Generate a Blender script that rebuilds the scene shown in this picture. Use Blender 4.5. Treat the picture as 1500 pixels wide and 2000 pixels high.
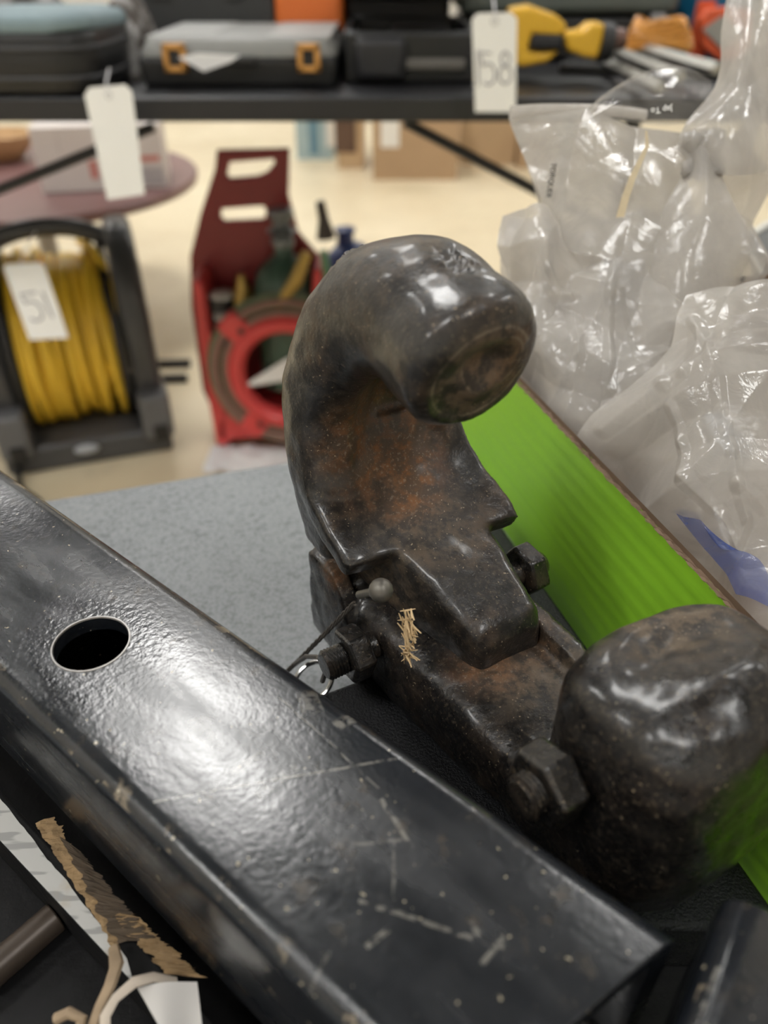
import bpy, bmesh, math, random
import numpy as np
from mathutils import Vector, Matrix, noise

for _o in list(bpy.data.objects):
    bpy.data.objects.remove(_o)
C = bpy.context.scene.collection
R = math.radians
random.seed(7)

# ------------------------------------------------------------------ camera
CAM_H = 1.05
PITCH = math.atan(1100 / 1500)
cP, sP = math.cos(PITCH), math.sin(PITCH)
cam_d = bpy.data.cameras.new('camera')
cam = bpy.data.objects.new('camera', cam_d)
C.objects.link(cam)
cam.location = (0, 0, CAM_H)
cam.rotation_euler = (math.pi / 2 - PITCH, 0, 0)
cam_d.sensor_fit = 'VERTICAL'
cam_d.sensor_height = 36
cam_d.sensor_width = 27
cam_d.lens = 27.0
cam_d.clip_start = 0.01
cam_d.dof.use_dof = True
cam_d.dof.focus_distance = 0.285
cam_d.dof.aperture_fstop = 6.6
bpy.context.scene.camera = cam

# ------------------------------------------------------------------ world, exposure
w = bpy.data.worlds.new('world')
bpy.context.scene.world = w
w.use_nodes = True
w.node_tree.nodes['Background'].inputs[0].default_value = (1, .97, .92, 1)
w.node_tree.nodes['Background'].inputs[1].default_value = .12
vs = bpy.context.scene.view_settings
vs.view_transform = 'Standard'
vs.look = 'None'
vs.gamma = 1
vs.use_curve_mapping = False
vs.exposure = 0.0
LAMP = 20.5          # brightness of the ceiling panels
# ceiling panels: x, y, length along x, length along y
CEIL = 5.0
LAMPS = [(-1.25, 3.5, 1.1, 1.8), (2.5, 3.5, .7, 1.2), (-4.6, 3.5, .7, 1.2), (5.4, 3.5, .7, 1.2), (-1.9, -1.4, .9, 1.3), (1.9, -1.4, .9, 1.3),
         (-4.8, -1.4, .9, 1.3), (-1.25, 8.0, .9, 1.4), (2.5, 8.0, .9, 1.4), (-4.6, 8.0, .9, 1.4)]  # the row behind the camera is added fill for surfaces facing the viewer


# ------------------------------------------------------------------ picture -> world rays (used once to survey positions)
def P(x, y, d):
    a, b = (x - 750) / 1500, (1000 - y) / 1500
    return Vector((a * d, (cP + sP * b) * d, (-sP + cP * b) * d + CAM_H))


def PZ(x, y, z):
    v = P(x, y, 1) - Vector((0, 0, CAM_H))
    return Vector((0, 0, CAM_H)) + v * ((z - CAM_H) / v.z)


def PY(x, y, Y):
    v = P(x, y, 1) - Vector((0, 0, CAM_H))
    return Vector((0, 0, CAM_H)) + v * (Y / v.y)


def PP(x, y, p0, n):
    """ray of a picture point cut with a plane"""
    o = Vector((0, 0, CAM_H))
    v = P(x, y, 1) - o
    return o + v * ((p0 - o).dot(n) / v.dot(n))


# ------------------------------------------------------------------ materials
MATS = {}


class NT:
    def __init__(s, name):
        m = bpy.data.materials.new(name)
        m.use_nodes = True
        s.m, s.t = m, m.node_tree
        s.b = s.t.nodes['Principled BSDF']
        s.out = s.t.nodes['Material Output']
        s.tc = None

    def n(s, typ, **kw):
        nd = s.t.nodes.new(typ)
        for k, v in kw.items():
            setattr(nd, k, v)
        return nd

    def l(s, a, b):
        s.t.links.new(a, b)

    def set(s, sock, v):
        if hasattr(v, 'node'):
            s.l(v, sock)
        elif isinstance(v, (tuple, list)) and len(v) == 3 and sock.type == 'RGBA':
            sock.default_value = (*v, 1)
        else:
            sock.default_value = v

    def co(s):
        if not s.tc:
            s.tc = s.n('ShaderNodeTexCoord')
        return s.tc.outputs['Object']

    def map(s, scale=(1, 1, 1), rot=(0, 0, 0), loc=(0, 0, 0)):
        mp = s.n('ShaderNodeMapping')
        s.l(s.co(), mp.inputs[0])
        mp.inputs['Scale'].default_value = scale
        mp.inputs['Rotation'].default_value = rot
        mp.inputs['Location'].default_value = loc
        return mp.outputs[0]

    def noise(s, scale, detail=4, rough=.55, vec=None, dist=0):
        nd = s.n('ShaderNodeTexNoise')
        s.l(vec if vec is not None else s.co(), nd.inputs['Vector'])
        nd.inputs['Scale'].default_value = scale
        nd.inputs['Detail'].default_value = detail
        nd.inputs['Roughness'].default_value = rough
        nd.inputs['Distortion'].default_value = dist
        return nd.outputs['Fac']

    def ramp(s, fac, a, b, va=0.0, vb=1.0):
        nd = s.n('ShaderNodeMapRange')
        nd.interpolation_type = 'SMOOTHSTEP'
        s.l(fac, nd.inputs[0])
        nd.inputs[1].default_value = a
        nd.inputs[2].default_value = b
        nd.inputs[3].default_value = va
        nd.inputs[4].default_value = vb
        return nd.outputs[0]

    def math(s, op, a, b=0.0, c=0.0, clamp=False):
        nd = s.n('ShaderNodeMath', operation=op, use_clamp=clamp)
        for i, v in enumerate((a, b, c)):
            if hasattr(v, 'node'):
                s.l(v, nd.inputs[i])
            else:
                nd.inputs[i].default_value = v
        return nd.outputs[0]

    def mix(s, fac, a, b):
        nd = s.n('ShaderNodeMix', data_type='RGBA')
        s.set(nd.inputs[0], fac)
        s.set(nd.inputs[6], a)
        s.set(nd.inputs[7], b)
        return nd.outputs[2]

    def bump(s, h, strength=.3, dist=.001, prev=None):
        nd = s.n('ShaderNodeBump')
        s.l(h, nd.inputs['Height'])
        nd.inputs['Strength'].default_value = strength
        nd.inputs['Distance'].default_value = dist
        if prev is not None:
            s.l(prev, nd.inputs['Normal'])
        return nd.outputs[0]

    def dist(s, p):
        """distance of the shading point to an object-space point"""
        nd = s.n('ShaderNodeVectorMath', operation='DISTANCE')
        s.l(s.co(), nd.inputs[0])
        nd.inputs[1].default_value = p
        return nd.outputs['Value']

    def fin(s, col=None, rough=None, nor=None, **kw):
        if col is not None:
            s.set(s.b.inputs['Base Color'], col)
        if rough is not None:
            s.set(s.b.inputs['Roughness'], rough)
        if nor is not None:
            s.l(nor, s.b.inputs['Normal'])
        for k, v in kw.items():
            s.set(s.b.inputs[k.replace('_', ' ')], v)
        return s.m


def simple(name, col, rough=.5, var=.12, scale=12, metal=0, bump=0, bscale=60, **kw):
    """a plain surface with a little procedural variation"""
    if name in MATS:
        return MATS[name]
    t = NT(name)
    f = t.noise(scale, 4)
    a = tuple(max(0, c * (1 - var)) for c in col)
    b = tuple(min(1, c * (1 + var)) for c in col)
    c = t.mix(f, a, b)
    nor = t.bump(t.noise(bscale, 3), bump, .002) if bump else None
    m = t.fin(c, rough, nor, Metallic=metal, **kw)
    MATS[name] = m
    return m


def cast_iron(name, rust=(), dusty=(), rings=(), base=(.012, .0115, .011), rough=.34, brown=.5, coat=.8):
    """oily black cast iron: brown dust, rust patches at object-space places, pitted skin"""
    t = NT(name)
    n1 = t.noise(38, 6, .62)
    n2 = t.noise(170, 5, .65)
    n3 = t.noise(700, 3, .6)
    col = t.mix(t.ramp(n1, .46, .66), base, tuple(b * k for b, k in zip(base, (2.2, 1.9, 1.65))))
    dirt = t.math('MULTIPLY', t.ramp(n1, .45, .70), t.ramp(n2, .40, .62))
    dirt = t.math('MULTIPLY', dirt, brown)
    col = t.mix(dirt, col, (.075, .050, .031))
    col = t.mix(t.math('MULTIPLY', t.ramp(n3, .50, .66), t.ramp(n2, .36, .60, .1, .75)), col, (.060, .046, .033))
    cw = t.math('MULTIPLY', t.ramp(n1, .66, .40), coat)
    dm = None
    for (p, r0, r1, k) in dusty:
        f = t.math('MULTIPLY', t.ramp(t.dist(p), r1, r0), k)
        dm = f if dm is None else t.math('MAXIMUM', dm, f)
    if dm is not None:
        g = t.math('MULTIPLY', dm, t.ramp(n2, .40, .62, .12, 1))
        col = t.mix(g, col, (.125, .092, .060))
        cw = t.math('MULTIPLY', cw, t.math('SUBTRACT', 1, t.math('MULTIPLY', dm, .9)))
    rm = None
    for (p, r0, r1, k) in rust:
        f = t.math('MULTIPLY', t.ramp(t.dist(p), r1, r0), k)
        rm = f if rm is None else t.math('MAXIMUM', rm, f)
    ro = t.ramp(n2, .3, .75, rough - .07, rough + .16)
    if dm is not None:
        ro = t.math('ADD', ro, t.math('MULTIPLY', dm, .26))
    if rm is not None:
        g = t.math('MULTIPLY', rm, t.ramp(n1, .30, .56, .25, 1))
        hot = t.mix(t.ramp(n2, .42, .62), (.095, .058, .034), (.21, .092, .034))
        hot = t.mix(t.ramp(n3, .56, .68, 0, .55), hot, (.30, .24, .18))
        col = t.mix(g, col, hot)
        ro = t.math('ADD', ro, t.math('MULTIPLY', g, .22))
        cw = t.math('MULTIPLY', cw, t.math('SUBTRACT', 1, g))
    for (p, r0, wd_) in rings:
        f = t.ramp(t.math('ABSOLUTE', t.math('SUBTRACT', t.dist(p), r0)), wd_, wd_ * .2)
        col = t.mix(t.math('MULTIPLY', f, t.ramp(n2, .35, .6, 0, .7)), col, (.20, .16, .115))
    specks = t.math('MULTIPLY', t.ramp(t.noise(1000, 2, .5), .675, .715), t.ramp(n1, .38, .6, .15, .9))
    col = t.mix(specks, col, (.34, .27, .18))
    b = t.bump(n1, .35, .004)
    b = t.bump(n2, .38, .0012, b)
    b = t.bump(n3, .34, .0004, b)
    return t.fin(col, ro, b, Specular_IOR_Level=.42, Coat_Weight=cw, Coat_Roughness=.16)


def scratched_steel(name, scratches, hole=None, halfw=.03):
    """black painted steel in the tube's own axes (x along, y across) with scratches, chips, dust"""
    t = NT(name)
    n1 = t.noise(30, 6, .65)
    n2 = t.noise(150, 5, .6)
    st = t.noise(60, 5, .6, t.map((.25, 1, 1), (0, 0, R(-8))))
    col = t.mix(t.ramp(n1, .4, .68), (.009, .011, .0145), (.020, .022, .0255))
    col = t.mix(t.math('MULTIPLY', t.ramp(n2, .52, .68), t.ramp(n1, .48, .62, 0, .7)), col, (.060, .049, .037))
    sep = t.n('ShaderNodeSeparateXYZ')
    t.l(t.co(), sep.inputs[0])
    X, Y, Z = sep.outputs
    jit = t.math('MULTIPLY', t.math('SUBTRACT', t.noise(55, 3), .5), .003)
    tot = None
    for (x1, y1, x2, y2, wd, k) in scratches:
        L = math.hypot(x2 - x1, y2 - y1)
        ux, uy = (x2 - x1) / L, (y2 - y1) / L
        dx = t.math('SUBTRACT', X, x1)
        dy = t.math('ADD', t.math('SUBTRACT', Y, y1), jit)
        al = t.math('ADD', t.math('MULTIPLY', dx, ux), t.math('MULTIPLY', dy, uy))
        ac = t.math('ABSOLUTE', t.math('SUBTRACT', t.math('MULTIPLY', dy, ux), t.math('MULTIPLY', dx, uy)))
        f = t.ramp(ac, wd, wd * .4)
        f = t.math('MULTIPLY', f, t.math('LESS_THAN', t.math('ABSOLUTE', t.math('SUBTRACT', al, L / 2)), L / 2))
        f = t.math('MULTIPLY', f, k)
        tot = f if tot is None else t.math('MAXIMUM', tot, f)
    if tot is not None:
        tot = t.math('MULTIPLY', tot, t.ramp(t.noise(330, 3), .38, .55))
        tot = t.math('MULTIPLY', tot, t.math('GREATER_THAN', Z, -.004))
        col = t.mix(t.math('MULTIPLY', tot, .55), col, (.30, .285, .25))
    # chips along the long edges
    edge = t.ramp(t.math('ABSOLUTE', Y), halfw - .006, halfw - .002)
    edge = t.math('MULTIPLY', edge, t.math('GREATER_THAN', Z, -.0035))
    chip = t.math('MULTIPLY', edge, t.ramp(t.noise(85, 4, .6), .60, .66))
    col = t.mix(t.math('MULTIPLY', chip, .8), col, (.24, .20, .145))
    specks = t.ramp(t.noise(420, 2, .5), .715, .74)
    col = t.mix(t.math('MULTIPLY', specks, .8), col, (.42, .37, .27))
    ro = t.ramp(st, .35, .7, .17, .32)
    b = t.bump(n1, .10, .002)
    b = t.bump(t.noise(430, 3, .6), .16, .0006, b)
    if hole:
        rp = t.math('MULTIPLY', t.ramp(t.dist(hole), .040, .012), t.noise(520, 2, .5))
        b = t.bump(rp, .30, .0006, b)
    return t.fin(col, ro, b, Specular_IOR_Level=.75)


def film(name, tint=(.80, .78, .74), alpha=.55, haze=.5, dark=0):
    """thin crumpled clear polythene: see-through, milky and glossy at once"""
    t = NT(name)
    tr = t.n('ShaderNodeBsdfTransparent')
    df = t.n('ShaderNodeBsdfDiffuse')
    tl = t.n('ShaderNodeBsdfTranslucent')
    gl = t.n('ShaderNodeBsdfGlossy')
    gl.inputs['Roughness'].default_value = .09
    n1 = t.noise(30, 5, .6)
    c = t.mix(n1, tuple(v * .82 for v in tint), tint)
    t.l(c, df.inputs[0])
    t.l(c, tl.inputs[0])
    b = t.bump(t.noise(60, 4, .6, None, 1.5), .25, .003)
    b = t.bump(t.noise(300, 3, .6), .06, .0008, b)
    for nd in (df, tl, gl):
        t.l(b, nd.inputs['Normal'])
    m1 = t.n('ShaderNodeMixShader')
    m1.inputs[0].default_value = .45
    t.l(df.outputs[0], m1.inputs[1])
    t.l(tl.outputs[0], m1.inputs[2])
    m2 = t.n('ShaderNodeMixShader')
    t.l(t.ramp(t.noise(24, 4, .6, None, .8), .3, .75, alpha - .1, alpha + .1), m2.inputs[0])
    t.l(tr.outputs[0], m2.inputs[1])
    t.l(m1.outputs[0], m2.inputs[2])
    m3 = t.n('ShaderNodeMixShader')
    fr = t.n('ShaderNodeFresnel')
    fr.inputs[0].default_value = 1.5
    t.l(b, fr.inputs['Normal'])
    t.l(t.math('MINIMUM', t.math('MULTIPLY', fr.outputs[0], .9), .16), m3.inputs[0])
    t.l(m2.outputs[0], m3.inputs[1])
    t.l(gl.outputs[0], m3.inputs[2])
    t.l(m3.outputs[0], t.out.inputs[0])
    return t.m


def emit(name, col, strength):
    t = NT(name)
    return t.fin((.9, .9, .88), .4, Emission_Color=col, Emission_Strength=strength)


# ------------------------------------------------------------------ object helpers
def link(o, parent=None):
    C.objects.link(o)
    if parent is not None:
        o.parent = parent
    return o


def tag(o, label=None, cat=None, group=None, kind=None):
    if label:
        o['label'] = label
    if cat:
        o['category'] = cat
    if group:
        o['group'] = group
    if kind:
        o['kind'] = kind
    return o


def thing(name, label, cat, loc=(0, 0, 0), rz=0, group=None):
    o = bpy.data.objects.new(name, None)
    o.empty_display_size = .05
    o.location = loc
    o.rotation_euler = (0, 0, rz)
    link(o)
    return tag(o, label, cat, group)


def rot_to(d):
    return Vector(d).to_track_quat('Z', 'Y').to_matrix().to_4x4()


class MB:
    """collects shapes in one bmesh"""

    def __init__(s):
        s.bm = bmesh.new()

    def _add(s, vs_, fs):
        v = [s.bm.verts.new(p) for p in vs_]
        for f in fs:
            try:
                s.bm.faces.new([v[i] for i in f])
            except ValueError:
                pass
        return v

    def box(s, c, size, M=None, taper=None):
        hx, hy, hz = size[0] / 2, size[1] / 2, size[2] / 2
        pts = []
        for z in (-hz, hz):
            k = taper if (taper and z > 0) else 1
            for x, y in ((-hx, -hy), (hx, -hy), (hx, hy), (-hx, hy)):
                p = Vector((x * k, y * k, z))
                pts.append((M @ p if M else p) + Vector(c))
        s._add(pts, [(3, 2, 1, 0), (4, 5, 6, 7), (0, 1, 5, 4), (1, 2, 6, 5), (2, 3, 7, 6), (3, 0, 4, 7)])
        return s

    def loft(s, rings, cap=True):
        """rings: lists of points with equal length"""
        n = len(rings[0])
        v = s._add([p for r in rings for p in r], [])
        for i in range(len(rings) - 1):
            for j in range(n):
                k = (j + 1) % n
                s.bm.faces.new((v[i * n + j], v[i * n + k], v[(i + 1) * n + k], v[(i + 1) * n + j]))
        if cap:
            s.bm.faces.new(v[:n][::-1])
            s.bm.faces.new(v[-n:])
        return s

    def tube(s, pts, r, n=8, cap=True, flat=None):
        pts = [Vector(p) for p in pts]
        rr = r if isinstance(r, (list, tuple)) else [r] * len(pts)
        rings = []
        t = (pts[1] - pts[0]).normalized()
        up = Vector((0, 0, 1)) if abs(t.z) < .9 else Vector((1, 0, 0))
        a = t.cross(up).normalized()
        for i, p in enumerate(pts):
            q0, q1 = pts[max(i - 1, 0)], pts[min(i + 1, len(pts) - 1)]
            t = (q1 - q0).normalized()
            a = (a - t * a.dot(t)).normalized()
            b = t.cross(a)
            kb = flat if flat else 1
            rings.append([p + (a * math.cos(2 * math.pi * k / n) + b * kb * math.sin(2 * math.pi * k / n)) * rr[i]
                          for k in range(n)])
        return s.loft(rings, cap)

    def cyl(s, p0, p1, r0, r1=None, n=24):
        return s.tube([p0, p1], [r0, r0 if r1 is None else r1], n)

    def lathe(s, prof, c=(0, 0, 0), M=None, n=28):
        """prof: (radius, height) list along local z"""
        rings = []
        for r, z in prof:
            r = max(r, 1e-5)
            ring = []
            for k in range(n):
                p = Vector((r * math.cos(2 * math.pi * k / n), r * math.sin(2 * math.pi * k / n), z))
                ring.append((M @ p if M else p) + Vector(c))
            rings.append(ring)
        return s.loft(rings)

    def prism(s, poly, M, h):
        """poly in local xy, extruded along local z by h"""
        n = len(poly)
        a = [M @ Vector((x, y, 0)) for x, y in poly]
        b = [M @ Vector((x, y, h)) for x, y in poly]
        s._add(a + b, [tuple(range(n))[::-1], tuple(range(n, 2 * n))] +
               [(i, (i + 1) % n, n + (i + 1) % n, n + i) for i in range(n)])
        return s

    def ball(s, c, r, M=None, seg=20, e=1.0):
        r = r if isinstance(r, (tuple, list)) else (r, r, r)
        rings = []
        pw = lambda v: math.copysign(abs(v) ** e, v)
        for i in range(1, seg // 2):
            ph = math.pi * i / (seg // 2) - math.pi / 2
            ring = []
            for k in range(seg):
                th = 2 * math.pi * k / seg
                p = Vector((r[0] * pw(math.cos(ph)) * pw(math.cos(th)), r[1] * pw(math.cos(ph)) * pw(math.sin(th)),
                            r[2] * pw(math.sin(ph))))
                ring.append((M @ p if M else p) + Vector(c))
            rings.append(ring)
        return s.loft(rings)

    def torus(s, c, Rr, r, M=None, n=36, m=8, a0=0, a1=2 * math.pi, sq=1):
        full = abs(a1 - a0 - 2 * math.pi) < 1e-4
        cnt = n if full else n + 1
        rings = []
        for i in range(cnt):
            t = a0 + (a1 - a0) * i / n
            ring = []
            for k in range(m):
                p = 2 * math.pi * k / m
                q = Vector(((Rr + r * math.cos(p)) * math.cos(t), (Rr + r * math.cos(p)) * math.sin(t),
                            r * sq * math.sin(p)))
                ring.append((M @ q if M else q) + Vector(c))
            rings.append(ring)
        if full:
            rings.append(rings[0])
            s.loft(rings, False)
            bmesh.ops.remove_doubles(s.bm, verts=s.bm.verts, dist=1e-6)
        else:
            s.loft(rings)
        return s

    def grid(s, f, nu, nv):
        v = s._add([f(i / nu, j / nv) for j in range(nv + 1) for i in range(nu + 1)], [])
        for j in range(nv):
            for i in range(nu):
                a = j * (nu + 1) + i
                s.bm.faces.new((v[a], v[a + 1], v[a + nu + 2], v[a + nu + 1]))
        return s

    def mesh(s, name):
        bmesh.ops.recalc_face_normals(s.bm, faces=s.bm.faces)
        me = bpy.data.meshes.new(name)
        s.bm.to_mesh(me)
        s.bm.free()
        return me

    def build(s, name, mat, parent=None, loc=None, bevel=0, seg=2, angle=35, smooth=True, normals=True):
        me = s.mesh(name) if normals else None
        if me is None:
            me = bpy.data.meshes.new(name)
            s.bm.to_mesh(me)
            s.bm.free()
        if smooth:
            me.polygons.foreach_set('use_smooth', [True] * len(me.polygons))
            me.set_sharp_from_angle(angle=R(angle))
        o = bpy.data.objects.new(name, me)
        me.materials.append(mat)
        if loc is not None:
            o.location = loc
        if bevel:
            b = o.modifiers.new('bevel', 'BEVEL')
            b.width = bevel
            b.segments = seg
            b.limit_method = 'ANGLE'
            b.angle_limit = R(40)
        return link(o, parent)


def evaluated(o):
    dg = bpy.context.evaluated_depsgraph_get()
    me = bpy.data.meshes.new_from_object(o.evaluated_get(dg))
    return me


def remeshed(mb, name, mat, parent, voxel=.0012, smooth=6, lumps=None, scars=()):
    """fuse the shapes into one cast skin"""
    o = mb.build(name, mat)
    m = o.modifiers.new('r', 'REMESH')
    m.mode = 'VOXEL'
    m.voxel_size = voxel
    me = evaluated(o)
    bpy.data.objects.remove(o)
    bm = bmesh.new()
    bm.from_mesh(me)
    for _ in range(smooth):
        bmesh.ops.smooth_vert(bm, verts=bm.verts, factor=.5, use_axis_x=True, use_axis_y=True, use_axis_z=True)
    if lumps:
        bm.normal_update()
        for v in bm.verts:
            h = 0
            for sc, am in lumps:
                h += noise.noise(v.co * sc) * am
            for c_, r_, sc, am in scars:
                d_ = (v.co - c_).length / r_
                if d_ < 1:
                    h += (abs(noise.noise(v.co * sc)) * 1.6 + noise.noise(v.co * sc * 2.3) * .6) * am * (1 - d_ * d_)
            v.co += v.normal * h
    bm.to_mesh(me)
    bm.free()
    me.polygons.foreach_set('use_smooth', [True] * len(me.polygons))
    me.materials.clear()
    me.materials.append(mat)
    me.name = name
    o = bpy.data.objects.new(name, me)
    return link(o, parent)


def text_mesh(s, size, M, mat, name, parent, depth=.0002):
    cu = bpy.data.curves.new(name, 'FONT')
    cu.body = s
    cu.size = size
    cu.align_x = 'CENTER'
    cu.align_y = 'CENTER'
    cu.extrude = depth
    o = bpy.data.objects.new(name, cu)
    C.objects.link(o)
    me = evaluated(o)
    bpy.data.objects.remove(o)
    me.transform(M)
    me.materials.clear()
    me.materials.append(mat)
    o = bpy.data.objects.new(name, me)
    return link(o, parent)


def frame(o, x, y):
    """matrix with given origin, x axis and y axis"""
    x = Vector(x).normalized()
    z = x.cross(Vector(y)).normalized()
    y = z.cross(x)
    M = Matrix((x, y, z)).transposed().to_4x4()
    M.translation = Vector(o)
    return M


def rrect(w_, h_, r, n=5):
    pts = []
    for cx, cy, a0 in ((w_ / 2 - r, h_ / 2 - r, 0), (-w_ / 2 + r, h_ / 2 - r, 90), (-w_ / 2 + r, -h_ / 2 + r, 180),
                       (w_ / 2 - r, -h_ / 2 + r, 270)):
        for k in range(n + 1):
            a = R(a0 + 90 * k / n)
            pts.append((cx + r * math.cos(a), cy + r * math.sin(a)))
    return pts


# ================================================================== SETTING
def make_floor_mat():
    t = NT('floor')
    n1 = t.noise(1.3, 5, .6)
    n2 = t.noise(9, 5, .6)
    col = t.mix(t.ramp(n1, .3, .7), (.66, .555, .37), (.78, .68, .48))
    col = t.mix(t.ramp(n2, .55, .75, 0, .35), col, (.55, .47, .34))
    return t.fin(col, t.ramp(n2, .3, .7, .28, .42), t.bump(n2, .05, .002))


def structure(name, mb, mat):
    o = mb.build(name, mat)
    o['kind'] = 'structure'
    return o


X0, X1, Y0, Y1 = -6, 6.5, -4, 10
structure('floor', MB().box(((X0 + X1) / 2, (Y0 + Y1) / 2, -.05), (X1 - X0, Y1 - Y0, .1)), make_floor_mat())
wallm = simple('painted_wall', (.60, .58, .54), .7, .05, 3)
structure('ceiling', MB().box(((X0 + X1) / 2, (Y0 + Y1) / 2, CEIL + .1), (X1 - X0, Y1 - Y0, .1)), simple('ceiling_tile', (.14, .14, .14), .8, .06, 2))
structure('wall_back', MB().box(((X0 + X1) / 2, Y1 + .05, CEIL / 2), (X1 - X0, .1, CEIL + .1)), wallm)
structure('wall_front', MB().box(((X0 + X1) / 2, Y0 - .05, CEIL / 2), (X1 - X0, .1, CEIL + .1)), simple('white_wall', (.80, .79, .77), .7, .05, 3))
structure('wall_left', MB().box((X0 - .05, (Y0 + Y1) / 2, CEIL / 2), (.1, Y1 - Y0, CEIL + .1)), wallm)
structure('wall_right', MB().box((X1 + .05, (Y0 + Y1) / 2, CEIL / 2), (.1, Y1 - Y0, CEIL + .1)), wallm)

lamp_m = emit('lamp_diffuser', (1, .99, .97, 1), LAMP)
lamp_b = simple('lamp_body', (.75, .75, .75), .4)
for (x, y, lx, ly) in LAMPS:
    t_ = thing('ceiling_light', 'white ceiling light panel, ' + {-1.25: 'second', -1.9: 'second', 2.5: 'third', 1.9: 'third'}.get(x, 'first' if x < 0 else 'last') + ' from the left in the ' + ('far' if y > 6 else 'middle' if y > 0 else 'added near fill') + ' row', 'light', (x, y, CEIL - .02), 0,
               'ceiling light panels')
    MB().box((0, 0, .035), (lx + .06, ly + .06, .06)).build('housing', lamp_b, t_, bevel=.004)
    MB().box((0, 0, 0), (lx, ly, .012)).build('diffuser', lamp_m, t_)

# ================================================================== GREY TABLE
TZ = .77


def speckled():
    t = NT('speckled_grey')
    v = t.n('ShaderNodeTexVoronoi')
    t.l(t.co(), v.inputs['Vector'])
    v.inputs['Scale'].default_value = 520
    n = t.noise(260, 4, .7)
    col = t.mix(t.ramp(v.outputs['Distance'], .15, .6), (.135, .147, .155), (.215, .228, .236))
    col = t.mix(t.ramp(n, .5, .66, 0, .75), col, (.075, .083, .09))
    col = t.mix(t.ramp(t.noise(14, 4), .4, .7, 0, .3), col, (.25, .262, .27))
    return t.fin(col, .5, t.bump(n, .25, .0005))


yaw = R(16.9)         # how the table and the green box are turned
ex = Vector((math.cos(yaw), math.sin(yaw), 0))      # along the far edge
ey = Vector((-math.sin(yaw), math.cos(yaw), 0))     # away from the viewer
far = PZ(350, 934, TZ)
tb = thing('grey_table', 'grey speckled table top under the rusty hook and steel tubes', 'table',
           (0, 0, 0), 0)
tb.rotation_euler = (0, 0, yaw)
fy = far.dot(ey)
MB().box((.15, fy - .4, TZ - .014), (1.7, .8, .028)).build('table_top', speckled(), tb, bevel=.003)
legm = simple('table_leg_steel', (.05, .05, .055), .4, metal=.4)
for lx in (-.6, .9):
    for ly in (fy - .08, fy - .72):
        MB().box((lx, ly, (TZ - .028) / 2), (.04, .04, TZ - .028)).build('leg', legm, tb, bevel=.004)

# ---- black rubber pad that the hook and the tubes lie on
SZ = .80


def rubber():
    t = NT('textured_rubber')
    n = t.noise(900, 3, .6)
    return t.fin((.008, .0085, .010), t.ramp(n, .4, .6, .35, .6), t.bump(n, .9, .0012), Specular_IOR_Level=.35)


pc = [PZ(1310, 1812, SZ), Vector((.128, .118, SZ)), Vector((.055, .355, SZ)), Vector((-.008, .345, SZ)), Vector((-.012, .22, SZ)),
      Vector((-.075, .19, SZ)), Vector((-.05, .13, SZ))]
o_ = MB().prism([(p.x, p.y) for p in pc], Matrix.Translation((0, 0, TZ + .0024)), SZ - TZ - .0024).build('rubber_pad', rubber(), bevel=.002)
tag(o_, 'black pebbled rubber pad lying on the grey table beneath the hook', 'pad')

# ================================================================== STEEL TUBE WITH THE HOLE
TD = CAM_H - .185
A1, A2 = PZ(0, 905, TD), PZ(1330, 1822, TD)
B1, B2 = PZ(0, 1335, TD), PZ(665, 2000, TD)
ax = (A2 - A1).normalized()                    # towards the viewer, to the right
ay = Vector((-ax.y, ax.x, 0))                  # across, away from the viewer
wA = ((A1 + A2) / 2).dot(ay)
wB = ((B1 + B2) / 2).dot(ay)
TW = wA - wB
orig = ay * ((wA + wB) / 2)
orig.z = TD
tube_e = thing('square_steel_tube', 'black scratched square steel tube with a round pin hole, in front of the hook', 'tube')
Mt = frame(orig, ax, ay)
tube_e.matrix_world = Mt
Mi = Mt.inverted()


def tl(x, y):
    p = Mi @ PZ(x, y, TD)
    return p.x, p.y


xe = tl(1330, 1822)[0]
xs = tl(-330, 690)[0]
hx, hy = tl(178, 1256)
mb = MB()
# rounded square section, outer and inner, open ended
oz, r_o = TW / 2, .0065
outer = [(y, z - TW / 2) for y, z in rrect(TW, TW, r_o, 6)]
inner = [(y, z - TW / 2) for y, z in rrect(TW - .0125, TW - .0125, .003, 6)]
skew = .30


def ring(prof, x, end=False):
    return [Vector((x + (-(TW / 2 - y) * skew if end else 0), y, z)) for y, z in prof]


ro0, ro1, ri0, ri1 = ring(outer, xs), ring(outer, xe, True), ring(inner, xs), ring(inner, xe, True)
mb.loft([ro0, ro1, ri1, ri0, ro0], False)
bmesh.ops.remove_doubles(mb.bm, verts=mb.bm.verts, dist=1e-6)
segs = []
for (x1, y1, x2, y2, wd, k) in [(300, 1566, 790, 1478, .0005, .9), (545, 1360, 740, 1540, .0004, .6), (745, 1560, 806, 1658, .0009, .8),
                                (700, 1760, 985, 1850, .0008, .7), (690, 1650, 790, 1640, .0006, .6),
                                (770, 1640, 768, 1760, .0005, .5), (935, 1890, 985, 1830, .0009, .8), (650, 1850, 560, 2000, .0006, .4),
                                (500, 1556, 580, 1496, .0022, .45), (455, 1510, 515, 1468, .0018, .4), (655, 1420, 690, 1398, .0026, .8),
                                (925, 1795, 935, 1830, .0011, .7), (585, 1375, 625, 1365, .006, .5), (390, 1400, 400, 1450, .005, .25), (715, 1850, 760, 1815, .001, .8)]:
    a, b = tl(x1, y1), tl(x2, y2)
    segs.append((*a, *b, wd, k))
steel = scratched_steel('scratched_black_steel', segs, (hx, hy, 0), TW / 2)
tmp = mb.build('tmp', steel)
cut = MB().cyl((hx, hy, -.02), (hx, hy, .02), .0122, n=64).build('cut', steel)
bo = tmp.modifiers.new('b', 'BOOLEAN')
bo.operation = 'DIFFERENCE'
bo.solver = 'EXACT'
bo.object = cut
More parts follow.
